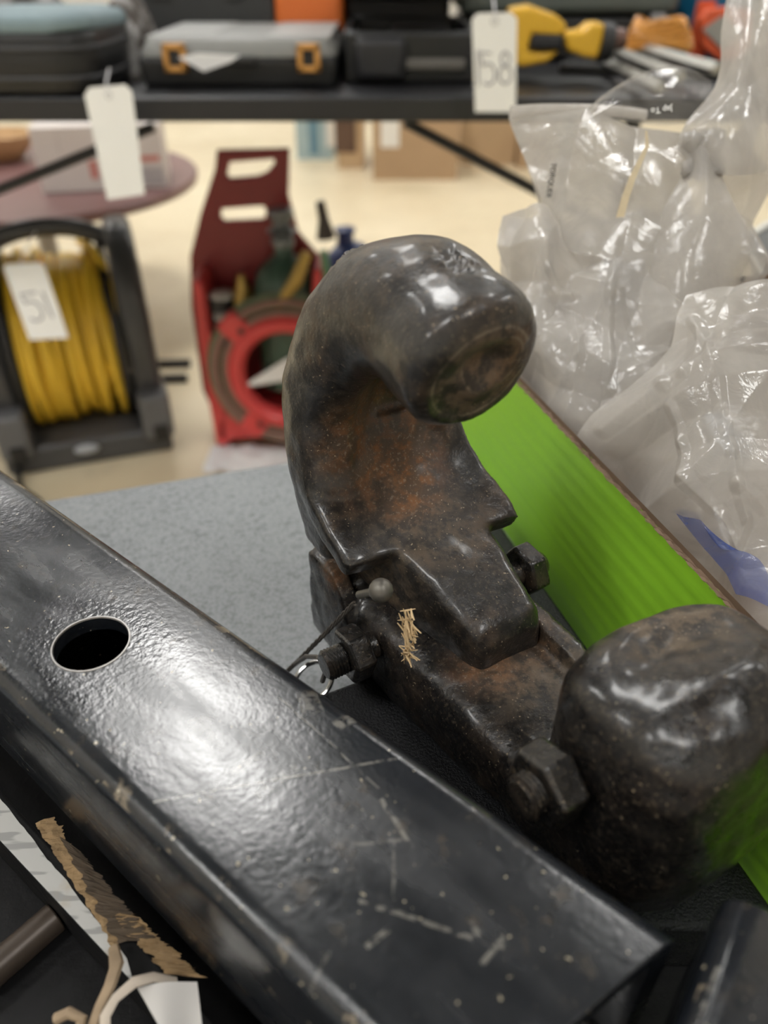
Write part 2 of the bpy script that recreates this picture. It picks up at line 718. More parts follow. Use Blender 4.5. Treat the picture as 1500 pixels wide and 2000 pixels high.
me = evaluated(tmp)
bpy.data.objects.remove(tmp)
bpy.data.objects.remove(cut)
me.polygons.foreach_set('use_smooth', [True] * len(me.polygons))
me.set_sharp_from_angle(angle=R(32))
me.materials.clear()
me.materials.append(steel)
tube_o = bpy.data.objects.new('tube_wall', me)
link(tube_o, tube_e)
bv = tube_o.modifiers.new('bevel', 'BEVEL')
bv.width = .0006
bv.segments = 2
bv.limit_method = 'ANGLE'
bv.angle_limit = R(50)
MB().torus((hx, hy, -.0002), .0124, .0005, n=64, m=6).build('hole_rim', simple('bare_steel_edge', (.22, .21, .2), .35, metal=.8), tube_e)

# ---- second tube at lower right
def small_tube():
    dirn = Vector((math.sin(R(36)), math.cos(R(36)), 0))          # its axis, pointing away
    acr = Vector((dirn.y, -dirn.x, 0))                            # to the right
    c0 = PZ(1426, 1724, TD + .004)
    wd = .060
    o = c0 + acr * (wd / 2)
    e = thing('square_steel_stub', 'short black steel tube stub beside the end of the long tube', 'tube')
    e.matrix_world = frame(o, -dirn, acr * -1) if False else frame(o, dirn * -1, acr)
    M_ = frame(o, dirn * -1, acr)
    prof = [(y, z) for y, z in rrect(wd, wd, .008, 6)]
    sgn = 1 if M_.to_3x3().col[2].z > 0 else -1
    rings = []
    for x in (0, .002, .14):
        k = .93 if x == 0 else 1
        rings.append([Vector((x, y * k, sgn * (z * k - wd / 2))) for y, z in prof])
    mm = scratched_steel('worn_black_steel', [(.02, -.0265, .09, -.0262, .0007, .8), (.0, -.02, .006, .02, .001, .6)], None, wd / 2)
    MB().loft(rings).build('tube_wall', mm, e, angle=50)


small_tube()

# ================================================================== THE HOOK
HA = R(58)
ho = Vector((math.cos(HA), -math.sin(HA), 0))     # opening direction, towards the viewer and right
hl = Vector((math.sin(HA), math.cos(HA), 0))      # across the hook, right and away
hu = Vector((0, 0, 1))
HO = P(760, 1000, .315)
hook = thing('towing_hook', 'rusty black cast iron towing hook with jaws open, standing on the pad', 'hook', HO)


def H(o, u, l=0.0):
    return ho * o + hu * u + hl * l


def HP(x, y, l):
    """picture point on the plane across the hook at offset l -> local"""
    return PP(x, y, HO + hl * l, hl) - HO


def sec(c, A, B, e=2.0, n=44, conc=0):
    pts = []
    for k in range(n):
        th = 2 * math.pi * k / n
        ca, sa = math.cos(th), math.sin(th)
        xa = math.copysign(abs(ca) ** (2 / e), ca)
        q = c + A * xa + B * math.copysign(abs(sa) ** (2 / e), sa)
        if conc and sa < 0:
            q += B.normalized() * conc * max(0, 1 - ((xa - .12) / .62) ** 2)
        pts.append(q)
    return pts


def arm(secs, sub=6, shear=0.0):
    """secs: (o, u, l, halfwidth across, half thickness, exponent); smooth loft in the hook plane"""
    S = np.array(secs, float)
    m = len(S)
    out = []
    for i in range(m - 1):
        p0, p1, p2, p3 = S[max(i - 1, 0)], S[i], S[i + 1], S[min(i + 2, m - 1)]
        for k in range(sub):
            t = k / sub
            out.append(.5 * ((2 * p1) + (-p0 + p2) * t + (2 * p0 - 5 * p1 + 4 * p2 - p3) * t * t +
                             (-p0 + 3 * p1 - 3 * p2 + p3) * t ** 3))
    out.append(S[-1])
    rings = []
    for i, q in enumerate(out):
        a, b = out[max(i - 1, 0)], out[min(i + 1, len(out) - 1)]
        t = Vector((b[0] - a[0], b[1] - a[1]))
        t.normalize()
        nrm = H(-t.y, t.x)
        rings.append(sec(H(q[0], q[1], q[2]), hl * max(q[3], .0005), nrm * max(q[4], .0005), q[5], conc=q[6] if len(q) > 6 else 0))
    if shear:
        rings = [[p + ho * (p.dot(hl) * shear) for p in r_] for r_ in rings]
    return rings


upper = MB()
upper.loft(arm([(-.006, -.010, .001, .033, .013, 5, 0), (-.006, 0, .001, .034, .014, 5, 0), (-.010, .014, .001, .0345, .016, 4.5, .003),
                (-.0145, .030, 0, .034, .0165, 3.8, .009), (-.017, .050, 0, .0325, .0175, 3.4, .011), (-.011, .070, 0, .030, .020, 3.0, .009),
                (.003, .0865, -.001, .0265, .0225, 2.4, .003), (.021, .0925, -.0015, .0245, .0228, 2.2, 0), (.036, .0900, -.002, .0237, .0234, 2.2, 0),
                (.046, .0893, -.0035, .0235, .0232, 2.2, 0), (.0525, .0878, -.0045, .0226, .0224, 2.2, 0), (.0555, .0870, -.0045, .0200, .0198, 2.1, 0),
                (.0563, .0868, -.0045, .0180, .0180, 2.1, 0), (.0566, .0867, -.0045, .010, .010, 2, 0), (.0567, .0867, -.0045, .004, .004, 2, 0)]))
# saddle that flares forward to two lips
upper.loft(arm([(-.013, .040, .001, .0345, .0055, 6), (-.0085, .026, .0015, .0355, .0058, 7), (.000, .0155, .002, .0365, .006, 8), (.011, .0085, .0025, .037, .0058, 9),
                (.021, .0040, .003, .0375, .0055, 9), (.028, .0005, .003, .0370, .0050, 8)], shear=.12))
# tongue running forward over the pivot, flush with the saddle
upper.loft([sec(H(o, u, l), hl * a, hu * b, 7) for o, u, l, a, b in
            [(-.015, -.008, .003, .025, .015), (.012, -.0065, .005, .0245, .018), (.026, -.0108, .006, .0215, .018), (.046, -.0180, .0075, .0190, .018),
             (.067, -.0270, .0085, .0155, .0175), (.071, -.0295, .0085, .0135, .014)]])
hl0 = [tuple(HP(x, y, l)) for x, y, l in ((760, 860, 0), (770, 930, 0), (700, 720, -.005), (640, 710, -.02), (1000, 1170, .007), (930, 1290, 0), (800, 470, 0), (830, 620, 0))]
iron_u = cast_iron('cast_iron_upper', rust=[(hl0[0], .014, .036, 1), (hl0[1], .008, .026, 1), (tuple(HP(705, 965, -.012)), .002, .010, 1), (hl0[2], .004, .016, .9), (hl0[3], .002, .010, .8), (hl0[4], .003, .014, .6), (tuple(HP(970, 690, .003) + ho * .0), .004, .02, .35)],
                   dusty=[(tuple(HP(800, 1080, 0)), .012, .040, .75), (hl0[6], .008, .030, .6), (tuple(HP(760, 600, -.01)), .004, .018, .35), (tuple(H(.0567, .0867, -.0045)), .013, .0205, .95), (tuple(HP(795, 945, .002)), .003, .014, 1.0)],
                   rings=[(tuple(H(.0567, .0867, -.0045)), .0165, .0007), (tuple(H(.055, .09, -.001)), .0105, .0005)], base=(.014, .013, .0125), brown=.9, coat=.7)
remeshed(upper, 'upper_jaw', iron_u, hook, .0011, 5, [(45, .0009), (140, .0004)],
         [(HP(692, 512, -.004), .014, 330, .0030), (HP(665, 560, -.010), .007, 400, .002), (HP(905, 505, .0), .009, 260, -.0016), (HP(870, 480, .0), .007, 300, -.0012)])

lower = MB()
# back block standing on the pad
lower.loft([sec(H(o, u, l), hl * a, ho * b, 6) for o, u, l, a, b in
            [(-.006, SZ - HO.z, .002, .0285, .018), (-.007, -.040, .002, .029, .0165), (-.008, -.008, .002, .029, .013)]])
# bar
lower.loft([sec(H(o, u, l), hl * a, hu * b, 3.4) for o, u, l, a, b in
            [(-.02, -.044, -.002, .026, .021), (.015, -.044, -.002, .0265, .0215), (.04, -.045, 0, .0265, .021), (.07, -.046, .003, .0265, .0205), (.10, -.046, .008, .028, .0195),
             (.125, -.044, .012, .032, .020)]])
# upturned blunt tip
lower.loft(arm([(.100, -.0585, .014, .012, .004, 2.2), (.114, -.053, .015, .031, .018, 2.8), (.131, -.043, .016, .0355, .028, 3.2), (.137, -.026, .016, .0365, .030, 3.3),
                (.138, -.004, .016, .0360, .0295, 3.3), (.1375, .012, .016, .0355, .0285, 3.4), (.137, .022, .016, .0325, .026, 3.1), (.1365, .0275, .016, .024, .019, 2.6), (.136, .029, .016, .010, .008, 2)]))
Mh = frame((0, 0, 0), ho, hu)
zc = Mh.to_3x3().col[2]
sg = 1 if zc.dot(hl) > 0 else -1
# near bracket plate behind the front nut
lower.prism([(-.014, -.016), (.006, -.014), (.014, -.022), (.020, -.036), (.026, -.062), (-.016, -.062)], Matrix.Translation(H(0, 0, -.0315)) @ Mh, .008 * sg)
# far strap
lower.prism([(-.02, -.03), (.055, -.017), (.095, -.020), (.118, -.02), (.118, -.05), (.0, -.06)], Matrix.Translation(H(0, 0, .023)) @ Mh, .008 * sg)
iron_l = cast_iron('cast_iron_lower', rust=[(tuple(HP(950, 1310, 0)), .004, .022, .75), (tuple(HP(650, 1115, -.03)), .002, .012, .8), (tuple(HP(1040, 1270, .02)), .002, .018, .4)],
                   dusty=[(tuple(HP(1040, 1290, .01)), .006, .030, .8), (tuple(HP(1290, 1230, .025)), .010, .034, .9)], base=(.008, .0075, .0075), rough=.30, brown=.3, coat=.55)
remeshed(lower, 'lower_jaw', iron_l, hook, .0012, 6, [(40, .0010), (130, .0006)])

nut_m = cast_iron('nut_iron', base=(.010, .0095, .009), rough=.28, brown=.6)


def hexnut(c, axis, af, h, bolt_r, bolt_l, dome=True, turn=0, parent=hook):
    M_ = rot_to(axis) @ Matrix.Rotation(turn, 4, 'Z')
    ra = af / math.sqrt(3)
    rings = []
    for rr, z in ((ra * .90, 0), (ra, h * .12), (ra, h * .86), (ra * .90, h)):
        rings.append([M_ @ Vector((rr * math.cos(R(60 * k)), rr * math.sin(R(60 * k)), z)) + c for k in range(6)])
    nb = MB().loft(rings).build('nut', nut_m, parent, bevel=.0007, angle=25)
    prof = [(bolt_r * .9, -.004)]
    z, k = h * .6, 0
    while z < h + bolt_l - .0012:
        prof += [(bolt_r * .88, z), (bolt_r, z + .0006)]
        z += .0013
    prof += [(bolt_r * .86, h + bolt_l - .0004), (bolt_r * .8, h + bolt_l)]
    MB().lathe(prof, c, M_, 24).build('bolt', nut_m, parent, angle=25)
    return nb


hexnut(HP(712, 1266, -.0315), -hl, .0195, .0095, .0062, .0085, turn=R(12))
hexnut(HP(1098, 1512, -.022), -hl, .0215, .0105, .0066, .0050, turn=R(20))
g_nut = HP(1010, 1120, .034)
hexnut(g_nut, hl, .0195, .009, .006, .004, turn=R(5))
# lanyard: ball ended pin and wire
dull = simple('dull_steel', (.16, .15, .13), .45, .2, 60, metal=.6)
bp = HP(744, 1153, -.0335)
MB().ball(bp, .0043).build('pin_ball', dull, hook)
MB().cyl(bp, HP(702, 1162, -.0345), .0016, n=12).build('pin_shank', dull, hook)
wire_m = simple('wire_rope', (.10, .085, .07), .45, .3, 200, metal=.5)
w0, w1, w2, w3 = HP(692, 1178, -.032), HP(640, 1232, -.036), HP(585, 1288, -.042), HP(560, 1312, -.046)
for k in range(3):
    pts = []
    for i in range(60):
        t = i / 59 * 3
        sg_ = min(int(t), 2)
        q = [w0, w1, w2, w3]
        p = q[sg_].lerp(q[sg_ + 1], t - sg_)
        a = i * .75 + k * 2.094
        pts.append(p + (hu * math.cos(a) + ho * math.sin(a)) * .0006)
    MB().tube(pts, .0006, 6).build('wire_strand', wire_m, hook)
ring_c = HP(612, 1330, -.043)
MB().torus(ring_c, .009, .0011, frame((0, 0, 0), ho, hl + hu * .5), 40, 8).build('split_ring', simple('bright_ring', (.6, .6, .6), .2, metal=1), hook)
loop = [HP(575, 1298, -.043), HP(598, 1282, -.045), HP(622, 1284, -.046), HP(640, 1300, -.045), HP(630, 1330, -.043)]
MB().tube(loop, .0011, 8).build('wire_loop', wire_m, hook)

# wood shavings stuck on the hook's cheek
sh = MB()
random.seed(3)
c_sh = HP(795, 1240, -.0285)
for k in range(60):
    t = random.random()
    c_ = c_sh + hu * (.012 - .024 * t + random.uniform(-.002, .002)) + ho * (random.uniform(-.0042, .0042) * (1 - .6 * t) + .001) - hl * random.uniform(-.0012, .0008)
    d = (hu * random.uniform(-1, 1) + ho * random.uniform(-.8, .8) - hl * random.uniform(-.3, .3)).normalized() * random.uniform(.0018, .0048)
    sh.tube([c_ - d, c_ + d * .2 + hl * -.0004, c_ + d], [.00025, .0005, .0002], 5, flat=.5)
so = sh.build('wood_shavings', simple('pale_wood', (.62, .45, .25), .7, .2, 300), loc=HO)
tag(so, 'tuft of pale wood shavings stuck on the hook cheek', 'wood shavings', kind='stuff')

# ================================================================== GREEN BOX
gA, gB = PZ(1010, 745, CAM_H - .185), PZ(1500, 1260, CAM_H - .185)
gd = (gB - gA).normalized()                     # along the wall towards the viewer
gn = Vector((-gd.y, gd.x, 0))                   # to the right / inwards
if gn.x < 0:
    gn = -gn
gz0, gz1 = TZ + .0005, CAM_H - .185
back_e = gA - gd * .10
front_e = gB + gd * .16
GL = (front_e - back_e).length
GW = .26
gbox = thing('green_carton', 'bright green corrugated carton full of clear plastic bags', 'carton', (back_e.x, back_e.y, gz0))
gbox.rotation_euler = (0, 0, math.atan2(gd.y, gd.x))
# local: x along the wall to the viewer, y = left of x
ly = 1 if Vector((-gd.y, gd.x, 0)).dot(gn) > 0 else -1
GH = gz1 - gz0


def greenm():
    t = NT('green_board')
    n = t.noise(18, 4)
    st = t.noise(40, 3, .5, t.map((.06, 1, 6)))
    col = t.mix(n, (.27, .60, .028), (.31, .66, .032))
    col = t.mix(t.ramp(st, .5, .75, 0, .35), col, (.22, .53, .025))
    return t.fin(col, .45, t.bump(st, .06, .001))


gm = greenm()
kraft = simple('kraft_board', (.19, .125, .08), .8, .3, 90)


def wall(a, b, name, inn=1):
    """corrugated wall from a to b (local xy), flutes along the length"""
    a, b = Vector(a), Vector(b)
    d = (b - a).normalized()
    n_ = Vector((-d.y, d.x))
    m_ = MB()
    nz = 96

    def fo(sd):
        def f(u, v):
            q = a.lerp(b, u)
            z = GH * v
            off = sd * .0009 + .00007 * math.sin(z / .0085 * 2 * math.pi) * sd
            return Vector((q.x + n_.x * off, q.y + n_.y * off, z))
        return f
    m_.grid(fo(1), 4, nz).grid(fo(-1), 4, nz)
    o = m_.build(name, gm, gbox, normals=True)
    lin = MB().grid(lambda u, v: Vector((a.lerp(b, u).x + n_.x * .0012 * inn, a.lerp(b, u).y + n_.y * .0012 * inn, GH * v * .985 + .004)), 2, 2)
    lin.build('inner_liner', kraft, o)
    # ragged kraft core along the cut top edge
    k = MB()
    N = int((b - a).length / .0022)
    top, bot = [], []
    random.seed(11)
    for i in range(N + 1):
        q = a.lerp(b, i / N)
        z = GH + random.uniform(-.0002, .0007)
        wv = .0009 * math.sin(i * 1.9)
        top.append([Vector((q.x + n_.x * s_, q.y + n_.y * s_, zz)) for s_, zz in ((-.0010 + random.uniform(-.0003, .0002), z - .0006), (-.0004 + wv * .3, z + .0002), (.0003 + wv * .3, z - .0008), (.0010 + random.uniform(-.0002, .0003), z))])
    for i in range(N):
        for j in range(3):
            k._add([top[i][j], top[i][j + 1], top[i + 1][j + 1], top[i + 1][j]], [(0, 1, 2, 3)])
    k.build('cut_edge', kraft, o, smooth=False)
    return o


wall((0, 0), (GL, 0), 'side_panel', ly)
wall((0, 0), (0, ly * GW), 'end_panel', -ly)
wall((GL, 0), (GL, ly * GW), 'end_panel', ly)
wall((0, ly * GW), (GL, ly * GW), 'side_panel', -ly)
MB().box((GL / 2, ly * GW / 2, .002), (GL, GW, .004)).build('bottom_panel', kraft, gbox)

# ================================================================== PLASTIC BAGS
def cr(S, t):
    """catmull-rom on a list of arrays"""
    m = len(S)
    x = min(max(t, 0), 1) * (m - 1)
    i = min(int(x), m - 2)
    t = x - i
    p0, p1, p2, p3 = S[max(i - 1, 0)], S[i], S[i + 1], S[min(i + 2, m - 1)]
    return .5 * ((2 * p1) + (-p0 + p2) * t + (2 * p0 - 5 * p1 + 4 * p2 - p3) * t * t + (-p0 + 3 * p1 - 3 * p2 + p3) * t ** 3)


def crumple_fn(seed, amp, scale, k=11):
    rnd = random.Random(seed)
    F = []
    for i in range(k):
        d = Vector((rnd.gauss(0, 1), rnd.gauss(0, 1), rnd.gauss(0, 1))).normalized()
        F.append((d, rnd.uniform(.45, 2.2) * scale, rnd.uniform(0, 10), rnd.uniform(.4, 1)))

    def f(p):
        q = p + Vector((noise.noise(p * 14 + Vector((seed, 0, 0))), noise.noise(p * 14 + Vector((0, seed, 0))), noise.noise(p * 14 + Vector((0, 0, seed))))) * .006
        h = 0
        for d, s_, ph, a in F:
            x = q.dot(d) / s_ + ph
            x = abs((x % 2) - 1)
            h += a / s_ * scale * (x - .5)
        return h * amp
    return f


def sheet(mb_, rows, seed, amp=.004, scale=.03, nu=70, nv=70, off=Vector((0, 0, 0)), creases=()):
    """rows of (x, y, depth) survey points, swept into a crumpled film"""
    RW = [[np.array(P(*q)) for q in r] for r in rows]
    f = crumple_fn(seed, amp, scale)
    G = [[None] * (nu + 1) for _ in range(nv + 1)]
    cols = [[cr(r, i / nu) for i in range(nu + 1)] for r in RW]
    for j in range(nv + 1):
        for i in range(nu + 1):
            G[j][i] = Vector(cr([c[i] for c in cols], j / nv))
    out = []
    for j in range(nv + 1):
        for i in range(nu + 1):
            a = G[j][min(i + 1, nu)] - G[j][max(i - 1, 0)]
            b = G[min(j + 1, nv)][i] - G[max(j - 1, 0)][i]
            n_ = a.cross(b)
            n_ = n_.normalized() if n_.length > 1e-9 else Vector((0, -1, 0))
            p = G[j][i]
            h = f(p)
            for line, d_, a_, w_ in creases:
                for k in range(len(line) - 1):
                    s0, s1 = P(*line[k], d_), P(*line[k + 1], d_)
                    vw = p - Vector((0, 0, CAM_H))
                    q_ = Vector((0, 0, CAM_H)) + vw * (d_ / (vw.y * cP - vw.z * sP))
                    t_ = min(max((q_ - s0).dot(s1 - s0) / (s1 - s0).length_squared, 0), 1)
                    dd = (q_ - s0.lerp(s1, t_)).length
                    if dd < w_:
                        h += a_ * (1 - dd / w_)
            out.append(p + n_ * h - off)
    v = mb_._add(out, [])
    for j in range(nv):
        for i in range(nu):
            a = j * (nu + 1) + i
            mb_.bm.faces.new((v[a], v[a + 1], v[a + nu + 2], v[a + nu + 1]))
    return mb_


film_a = film('clear_film', (.74, .71, .66), .72)
film_b = film('milky_film', (.72, .69, .645), .82)
film_c = film('thin_film', (.80, .78, .75), .16)

# zip bag standing at the back, rolled top
zb = thing('zip_bag', 'clear zip bag with rolled top edge and tan zip strip, behind the carton wall', 'bag', P(1180, 420, .42))
zo = zb.location.copy()
m_ = MB()
sheet(m_, [[(996, 232, .44), (1080, 228, .44), (1170, 226, .44), (1260, 236, .44), (1340, 262, .44)],
           [(1020, 300, .435), (1110, 300, .43), (1200, 300, .425), (1280, 310, .425), (1340, 330, .43)],
           [(1055, 385, .43), (1130, 390, .42), (1210, 390, .415), (1290, 400, .415), (1345, 420, .42)],
           [(1070, 470, .43), (1140, 500, .41), (1220, 510, .405), (1290, 520, .41), (1350, 520, .42)]], 5, .0045, .06, 150, 120, off=zo)
sheet(m_, [[(996, 240, .455), (1170, 240, .46), (1340, 262, .46)], [(1040, 350, .46), (1190, 350, .47), (1340, 380, .47)],
           [(1075, 470, .45), (1200, 480, .46), (1340, 500, .46)]], 8, .003, .06, 40, 40, off=zo)
m_.build('film_body', film_a, zb, angle=180)
m_ = MB()
pts0 = [P(x, y, .442) for x, y in ((996, 222), (1060, 217), (1130, 216), (1200, 217), (1262, 224))]
rolls = []
for i in range(25):
    p = Vector(cr([np.array(q) for q in pts0], i / 24))
    rad = .0042 * (1 - .35 * i / 24)
    rolls.append([p - zo + Vector((0, math.cos(R(a)), math.sin(R(a)))) * rad for a in range(-60, 300, 20)])
for i in range(24):
    for j in range(len(rolls[0]) - 1):
        m_._add([rolls[i][j], rolls[i][j + 1], rolls[i + 1][j + 1], rolls[i + 1][j]], [(0, 1, 2, 3)])
bmesh.ops.remove_doubles(m_.bm, verts=m_.bm.verts, dist=1e-6)
m_.build('rolled_edge', film_a, zb, angle=180)
# clear bubble of the same bag leaning over
m_ = MB()
sheet(m_, [[(1075, 285, .425), (1130, 250, .425), (1200, 235, .425), (1290, 245, .42), (1375, 240, .42)],
           [(1110, 262, .42), (1160, 225, .41), (1230, 195, .405), (1310, 190, .405), (1385, 215, .415)],
           [(1140, 218, .43), (1190, 180, .425), (1260, 148, .42), (1330, 138, .42), (1388, 165, .425)],
           [(1150, 215, .44), (1200, 178, .445), (1262, 145, .445), (1330, 135, .445), (1388, 160, .44)]], 15, .0016, .05, 50, 40, off=zo)
m_.build('film_flap', film_c, zb, angle=180)
zs = simple('tan_zip', (.52, .42, .25), .4, .2, 200)
zp = [P(x, y, .408) - zo for x, y in ((1262, 255), (1264, 285), (1250, 315), (1236, 345), (1222, 385), (1211, 425))]
m_ = MB()
for i in range(5):
    wd = (.0006, .0012, .0016, .0019, .0021, .0022)
    m_._add([zp[i] + Vector((-wd[i], 0, 0)), zp[i] + Vector((wd[i], 0, 0)), zp[i + 1] + Vector((wd[i + 1], 0, 0)), zp[i + 1] + Vector((-wd[i + 1], 0, 0))], [(0, 1, 2, 3)])
m_.build('zip_strip', zs, zb, smooth=False)
print_w = simple('white_print', (.85, .85, .83), .5)
print_d = simple('dark_print', (.06, .06, .06), .6)


def label_at(s, x, y, d, px, right, parent, off, mat, mirror=False):
    """lettering of px picture-height at a surveyed place; right = picture direction of the line"""
    c_ = P(x, y, d)
    xr = (P(x + right[0], y + right[1], d) - c_)
    yr = (P(x + right[1], y - right[0], d) - c_)
    M_ = frame(c_ - off, xr, yr)
    return text_mesh(s, px / 1500 * d * 1.25, M_, mat, 'printed_word', parent)


label_at('Jap To', 1292, 214, .401, 13, (-1, .12), zb, zo, print_w)
label_at('TORQUER', 1076, 352, .424, 12, (-.16, 1), zb, zo, print_d)

# tall knotted bag on the right
kb = thing('knotted_bag', 'tall knotted clear bag rising to the top right corner', 'bag', P(1400, 400, .42))
ko = kb.location.copy()
m_ = MB()
sheet(m_, [[(1432, -40, .44), (1480, -40, .42), (1540, -40, .43), (1600, -30, .45)],
           [(1408, 60, .43), (1460, 70, .405), (1520, 70, .41), (1590, 80, .44)],
           [(1390, 165, .425), (1440, 180, .40), (1510, 180, .405), (1570, 190, .43)],
           [(1340, 255, .42), (1410, 270, .395), (1480, 290, .40), (1540, 280, .42)],
           [(1330, 300, .42), (1400, 340, .40), (1470, 340, .405), (1510, 330, .42)]], 21, .006, .055, 140, 140, off=ko)
sheet(m_, [[(1330, 275, .415), (1372, 290, .40), (1400, 300, .41)], [(1345, 330, .41), (1375, 335, .395), (1398, 330, .405)],
           [(1290, 420, .41), (1370, 420, .39), (1430, 400, .40)], [(1260, 520, .41), (1350, 520, .39), (1470, 480, .405)],
           [(1255, 640, .41), (1350, 640, .395), (1445, 560, .41)], [(1330, 760, .40), (1380, 700, .395), (1430, 640, .41)]], 24, .006, .045, 140, 170, off=ko)
sheet(m_, [[(1385, 250, .43), (1450, 250, .43), (1500, 200, .44)], [(1385, 400, .43), (1450, 380, .43), (1500, 330, .44)],
           [(1390, 620, .43), (1430, 600, .43), (1458, 540, .44)]], 27, .008, .05, 50, 50, off=ko)
m_.build('film_body', film_b, kb, angle=180)
m_ = MB()
for k in range(7):
    a = R(k * 51)
    q = [P(1372 + 30 * math.cos(a + i * .5), 262 + i * 20, .402 - .004 * math.sin(a + i)) - ko for i in range(5)]
    m_.tube([q[0].lerp(q[i], 1) if i != 2 else (q[2] * .4 + (P(1372, 300, .402) - ko) * .6) for i in range(5)], [.004, .0035, .0025, .0035, .004], 8)
m_.build('twisted_neck', film_b, kb, angle=180)
label_at('le', 1447, 541, .425, 20, (1, .1), kb, ko, print_d)
label_at('SRU', 1422, 482, .412, 16, (.62, -.78), kb, ko, simple('grey_print', (.25, .24, .23), .6))

# crumpled bag on the left, behind the knob
cb = thing('crumpled_bag', 'crumpled clear bag right beside the iron knob', 'bag', P(1130, 620, .40))
co_ = cb.location.copy()
m_ = MB()
sheet(m_, [[(985, 425, .44), (1050, 400, .42), (1110, 440, .42), (1200, 430, .42), (1290, 430, .43), (1400, 420, .44)],
           [(972, 500, .43), (1050, 480, .40), (1130, 500, .40), (1210, 500, .395), (1300, 500, .40), (1420, 520, .43)],
           [(970, 590, .43), (1050, 590, .395), (1130, 590, .39), (1210, 590, .385), (1300, 590, .39), (1400, 600, .42)],
           [(990, 680, .42), (1050, 690, .385), (1130, 690, .38), (1210, 690, .375), (1290, 690, .38), (1380, 680, .41)],
           [(1005, 722, .43), (1060, 775, .40), (1130, 800, .375), (1200, 790, .37), (1270, 770, .37), (1350, 750, .40)],
           [(1012, 738, .43), (1075, 806, .405), (1145, 868, .385), (1205, 870, .375), (1260, 830, .37), (1330, 800, .40)]], 33, .0062, .036, 200, 200, off=co_,
      creases=[([(1215, 440), (1195, 560), (1190, 760)], .385, -.0017, .004), ([(1330, 420), (1310, 560), (1300, 640), (1290, 690), (1240, 720)], .385, -.0017, .004), ([(1055, 560), (1120, 560), (1130, 700), (1115, 830)], .385, -.0017, .004),
               ([(1060, 460), (1075, 520), (1110, 555)], .40, -.0017, .004), ([(1230, 560), (1250, 640), (1265, 720)], .385, .0015, .004)])
sheet(m_, [[(990, 430, .45), (1150, 430, .46), (1400, 430, .46)], [(985, 600, .45), (1150, 600, .45), (1400, 600, .45)],
           [(1010, 800, .44), (1150, 870, .43), (1340, 820, .44)]], 37, .006, .04, 50, 50, off=co_)
m_.build('film_body', film_b, cb, angle=180)

# front bag with a blue print
fb = thing('blue_printed_bag', 'clear bag with blue print inside, bulging over the carton wall at right', 'bag', P(1380, 850, .34))
fo_ = fb.location.copy()
m_ = MB()
sheet(m_, [[(1345, 585, .37), (1410, 560, .36), (1480, 550, .36), (1560, 560, .37)],
           [(1300, 670, .36), (1380, 650, .335), (1460, 650, .33), (1560, 660, .34)],
           [(1215, 760, .36), (1310, 760, .325), (1420, 770, .315), (1560, 780, .32)],
           [(1132, 864, .37), (1270, 870, .33), (1400, 890, .305), (1560, 900, .30)],
           [(1168, 928, .375), (1290, 980, .33), (1410, 1010, .30), (1560, 1030, .29)],
           [(1240, 1030, .365), (1340, 1080, .32), (1430, 1130, .295), (1560, 1170, .28)],
           [(1322, 1132, .36), (1400, 1185, .335), (1470, 1240, .30), (1560, 1330, .27)]], 45, .0062, .048, 230, 230, off=fo_,
      creases=[([(1355, 630), (1378, 665), (1410, 800), (1430, 885), (1440, 950), (1462, 1010), (1430, 1065)], .315, -.0017, .0035), ([(1300, 790), (1320, 860), (1345, 925), (1410, 1010), (1428, 1062)], .315, -.0017, .0035),
               ([(1355, 630), (1330, 720), (1290, 745), (1180, 840)], .34, -.0015, .004), ([(1440, 945), (1500, 985)], .30, -.0016, .0035)])
m_.build('film_body', film_a, fb, angle=180)
m_ = MB()
sheet(m_, [[(1290, 700, .40), (1420, 690, .40), (1560, 700, .40)], [(1200, 880, .39), (1380, 880, .37), (1560, 900, .37)],
           [(1340, 1100, .37), (1420, 1130, .35), (1560, 1180, .34)]], 47, .004, .05, 50, 50, off=fo_)
m_.build('inner_film', film_b, fb, angle=180)
m_ = MB()
sheet(m_, [[(1325, 1000, .318), (1352, 1000, .312), (1385, 1035, .304)], [(1372, 1080, .303), (1415, 1080, .295), (1468, 1085, .287)],
           [(1432, 1160, .291), (1470, 1170, .285), (1530, 1195, .276)]], 45, .004, .048, 60, 60, off=fo_)
m_.build('blue_print', film('blue_film', (.10, .17, .52), .62), fb, angle=180)

# dark steel fittings that shimmer through the bags
fit_m = simple('galvanised', (.30, .31, .33), .4, .25, 40, metal=.5)
for i, (x, y, d, r_, ln, lab) in enumerate([(1240, 640, .47, .013, .10, 'grey steel fitting shimmering through the crumpled bag, upright'),
                                          (1180, 760, .45, .011, .07, 'short grey steel fitting low in the crumpled bag'),
                                          (1330, 930, .41, .016, .08, 'grey steel fitting behind the blue printed bag')]):
    c_ = P(x, y, d)
    o = MB().lathe([(r_ * .6, -ln / 2), (r_, -ln / 2 + .004), (r_, -.01), (r_ * .75, -.008), (r_ * .75, .01), (r_, .012), (r_, ln / 2 - .003), (r_ * .7, ln / 2)],
                   (0, 0, 0), Matrix.Rotation(.3, 4, 'X') @ Matrix.Rotation(.4 * (i - 1), 4, 'Y')).build('pipe_fitting', fit_m, loc=c_)
    tag(o, lab, 'fitting')

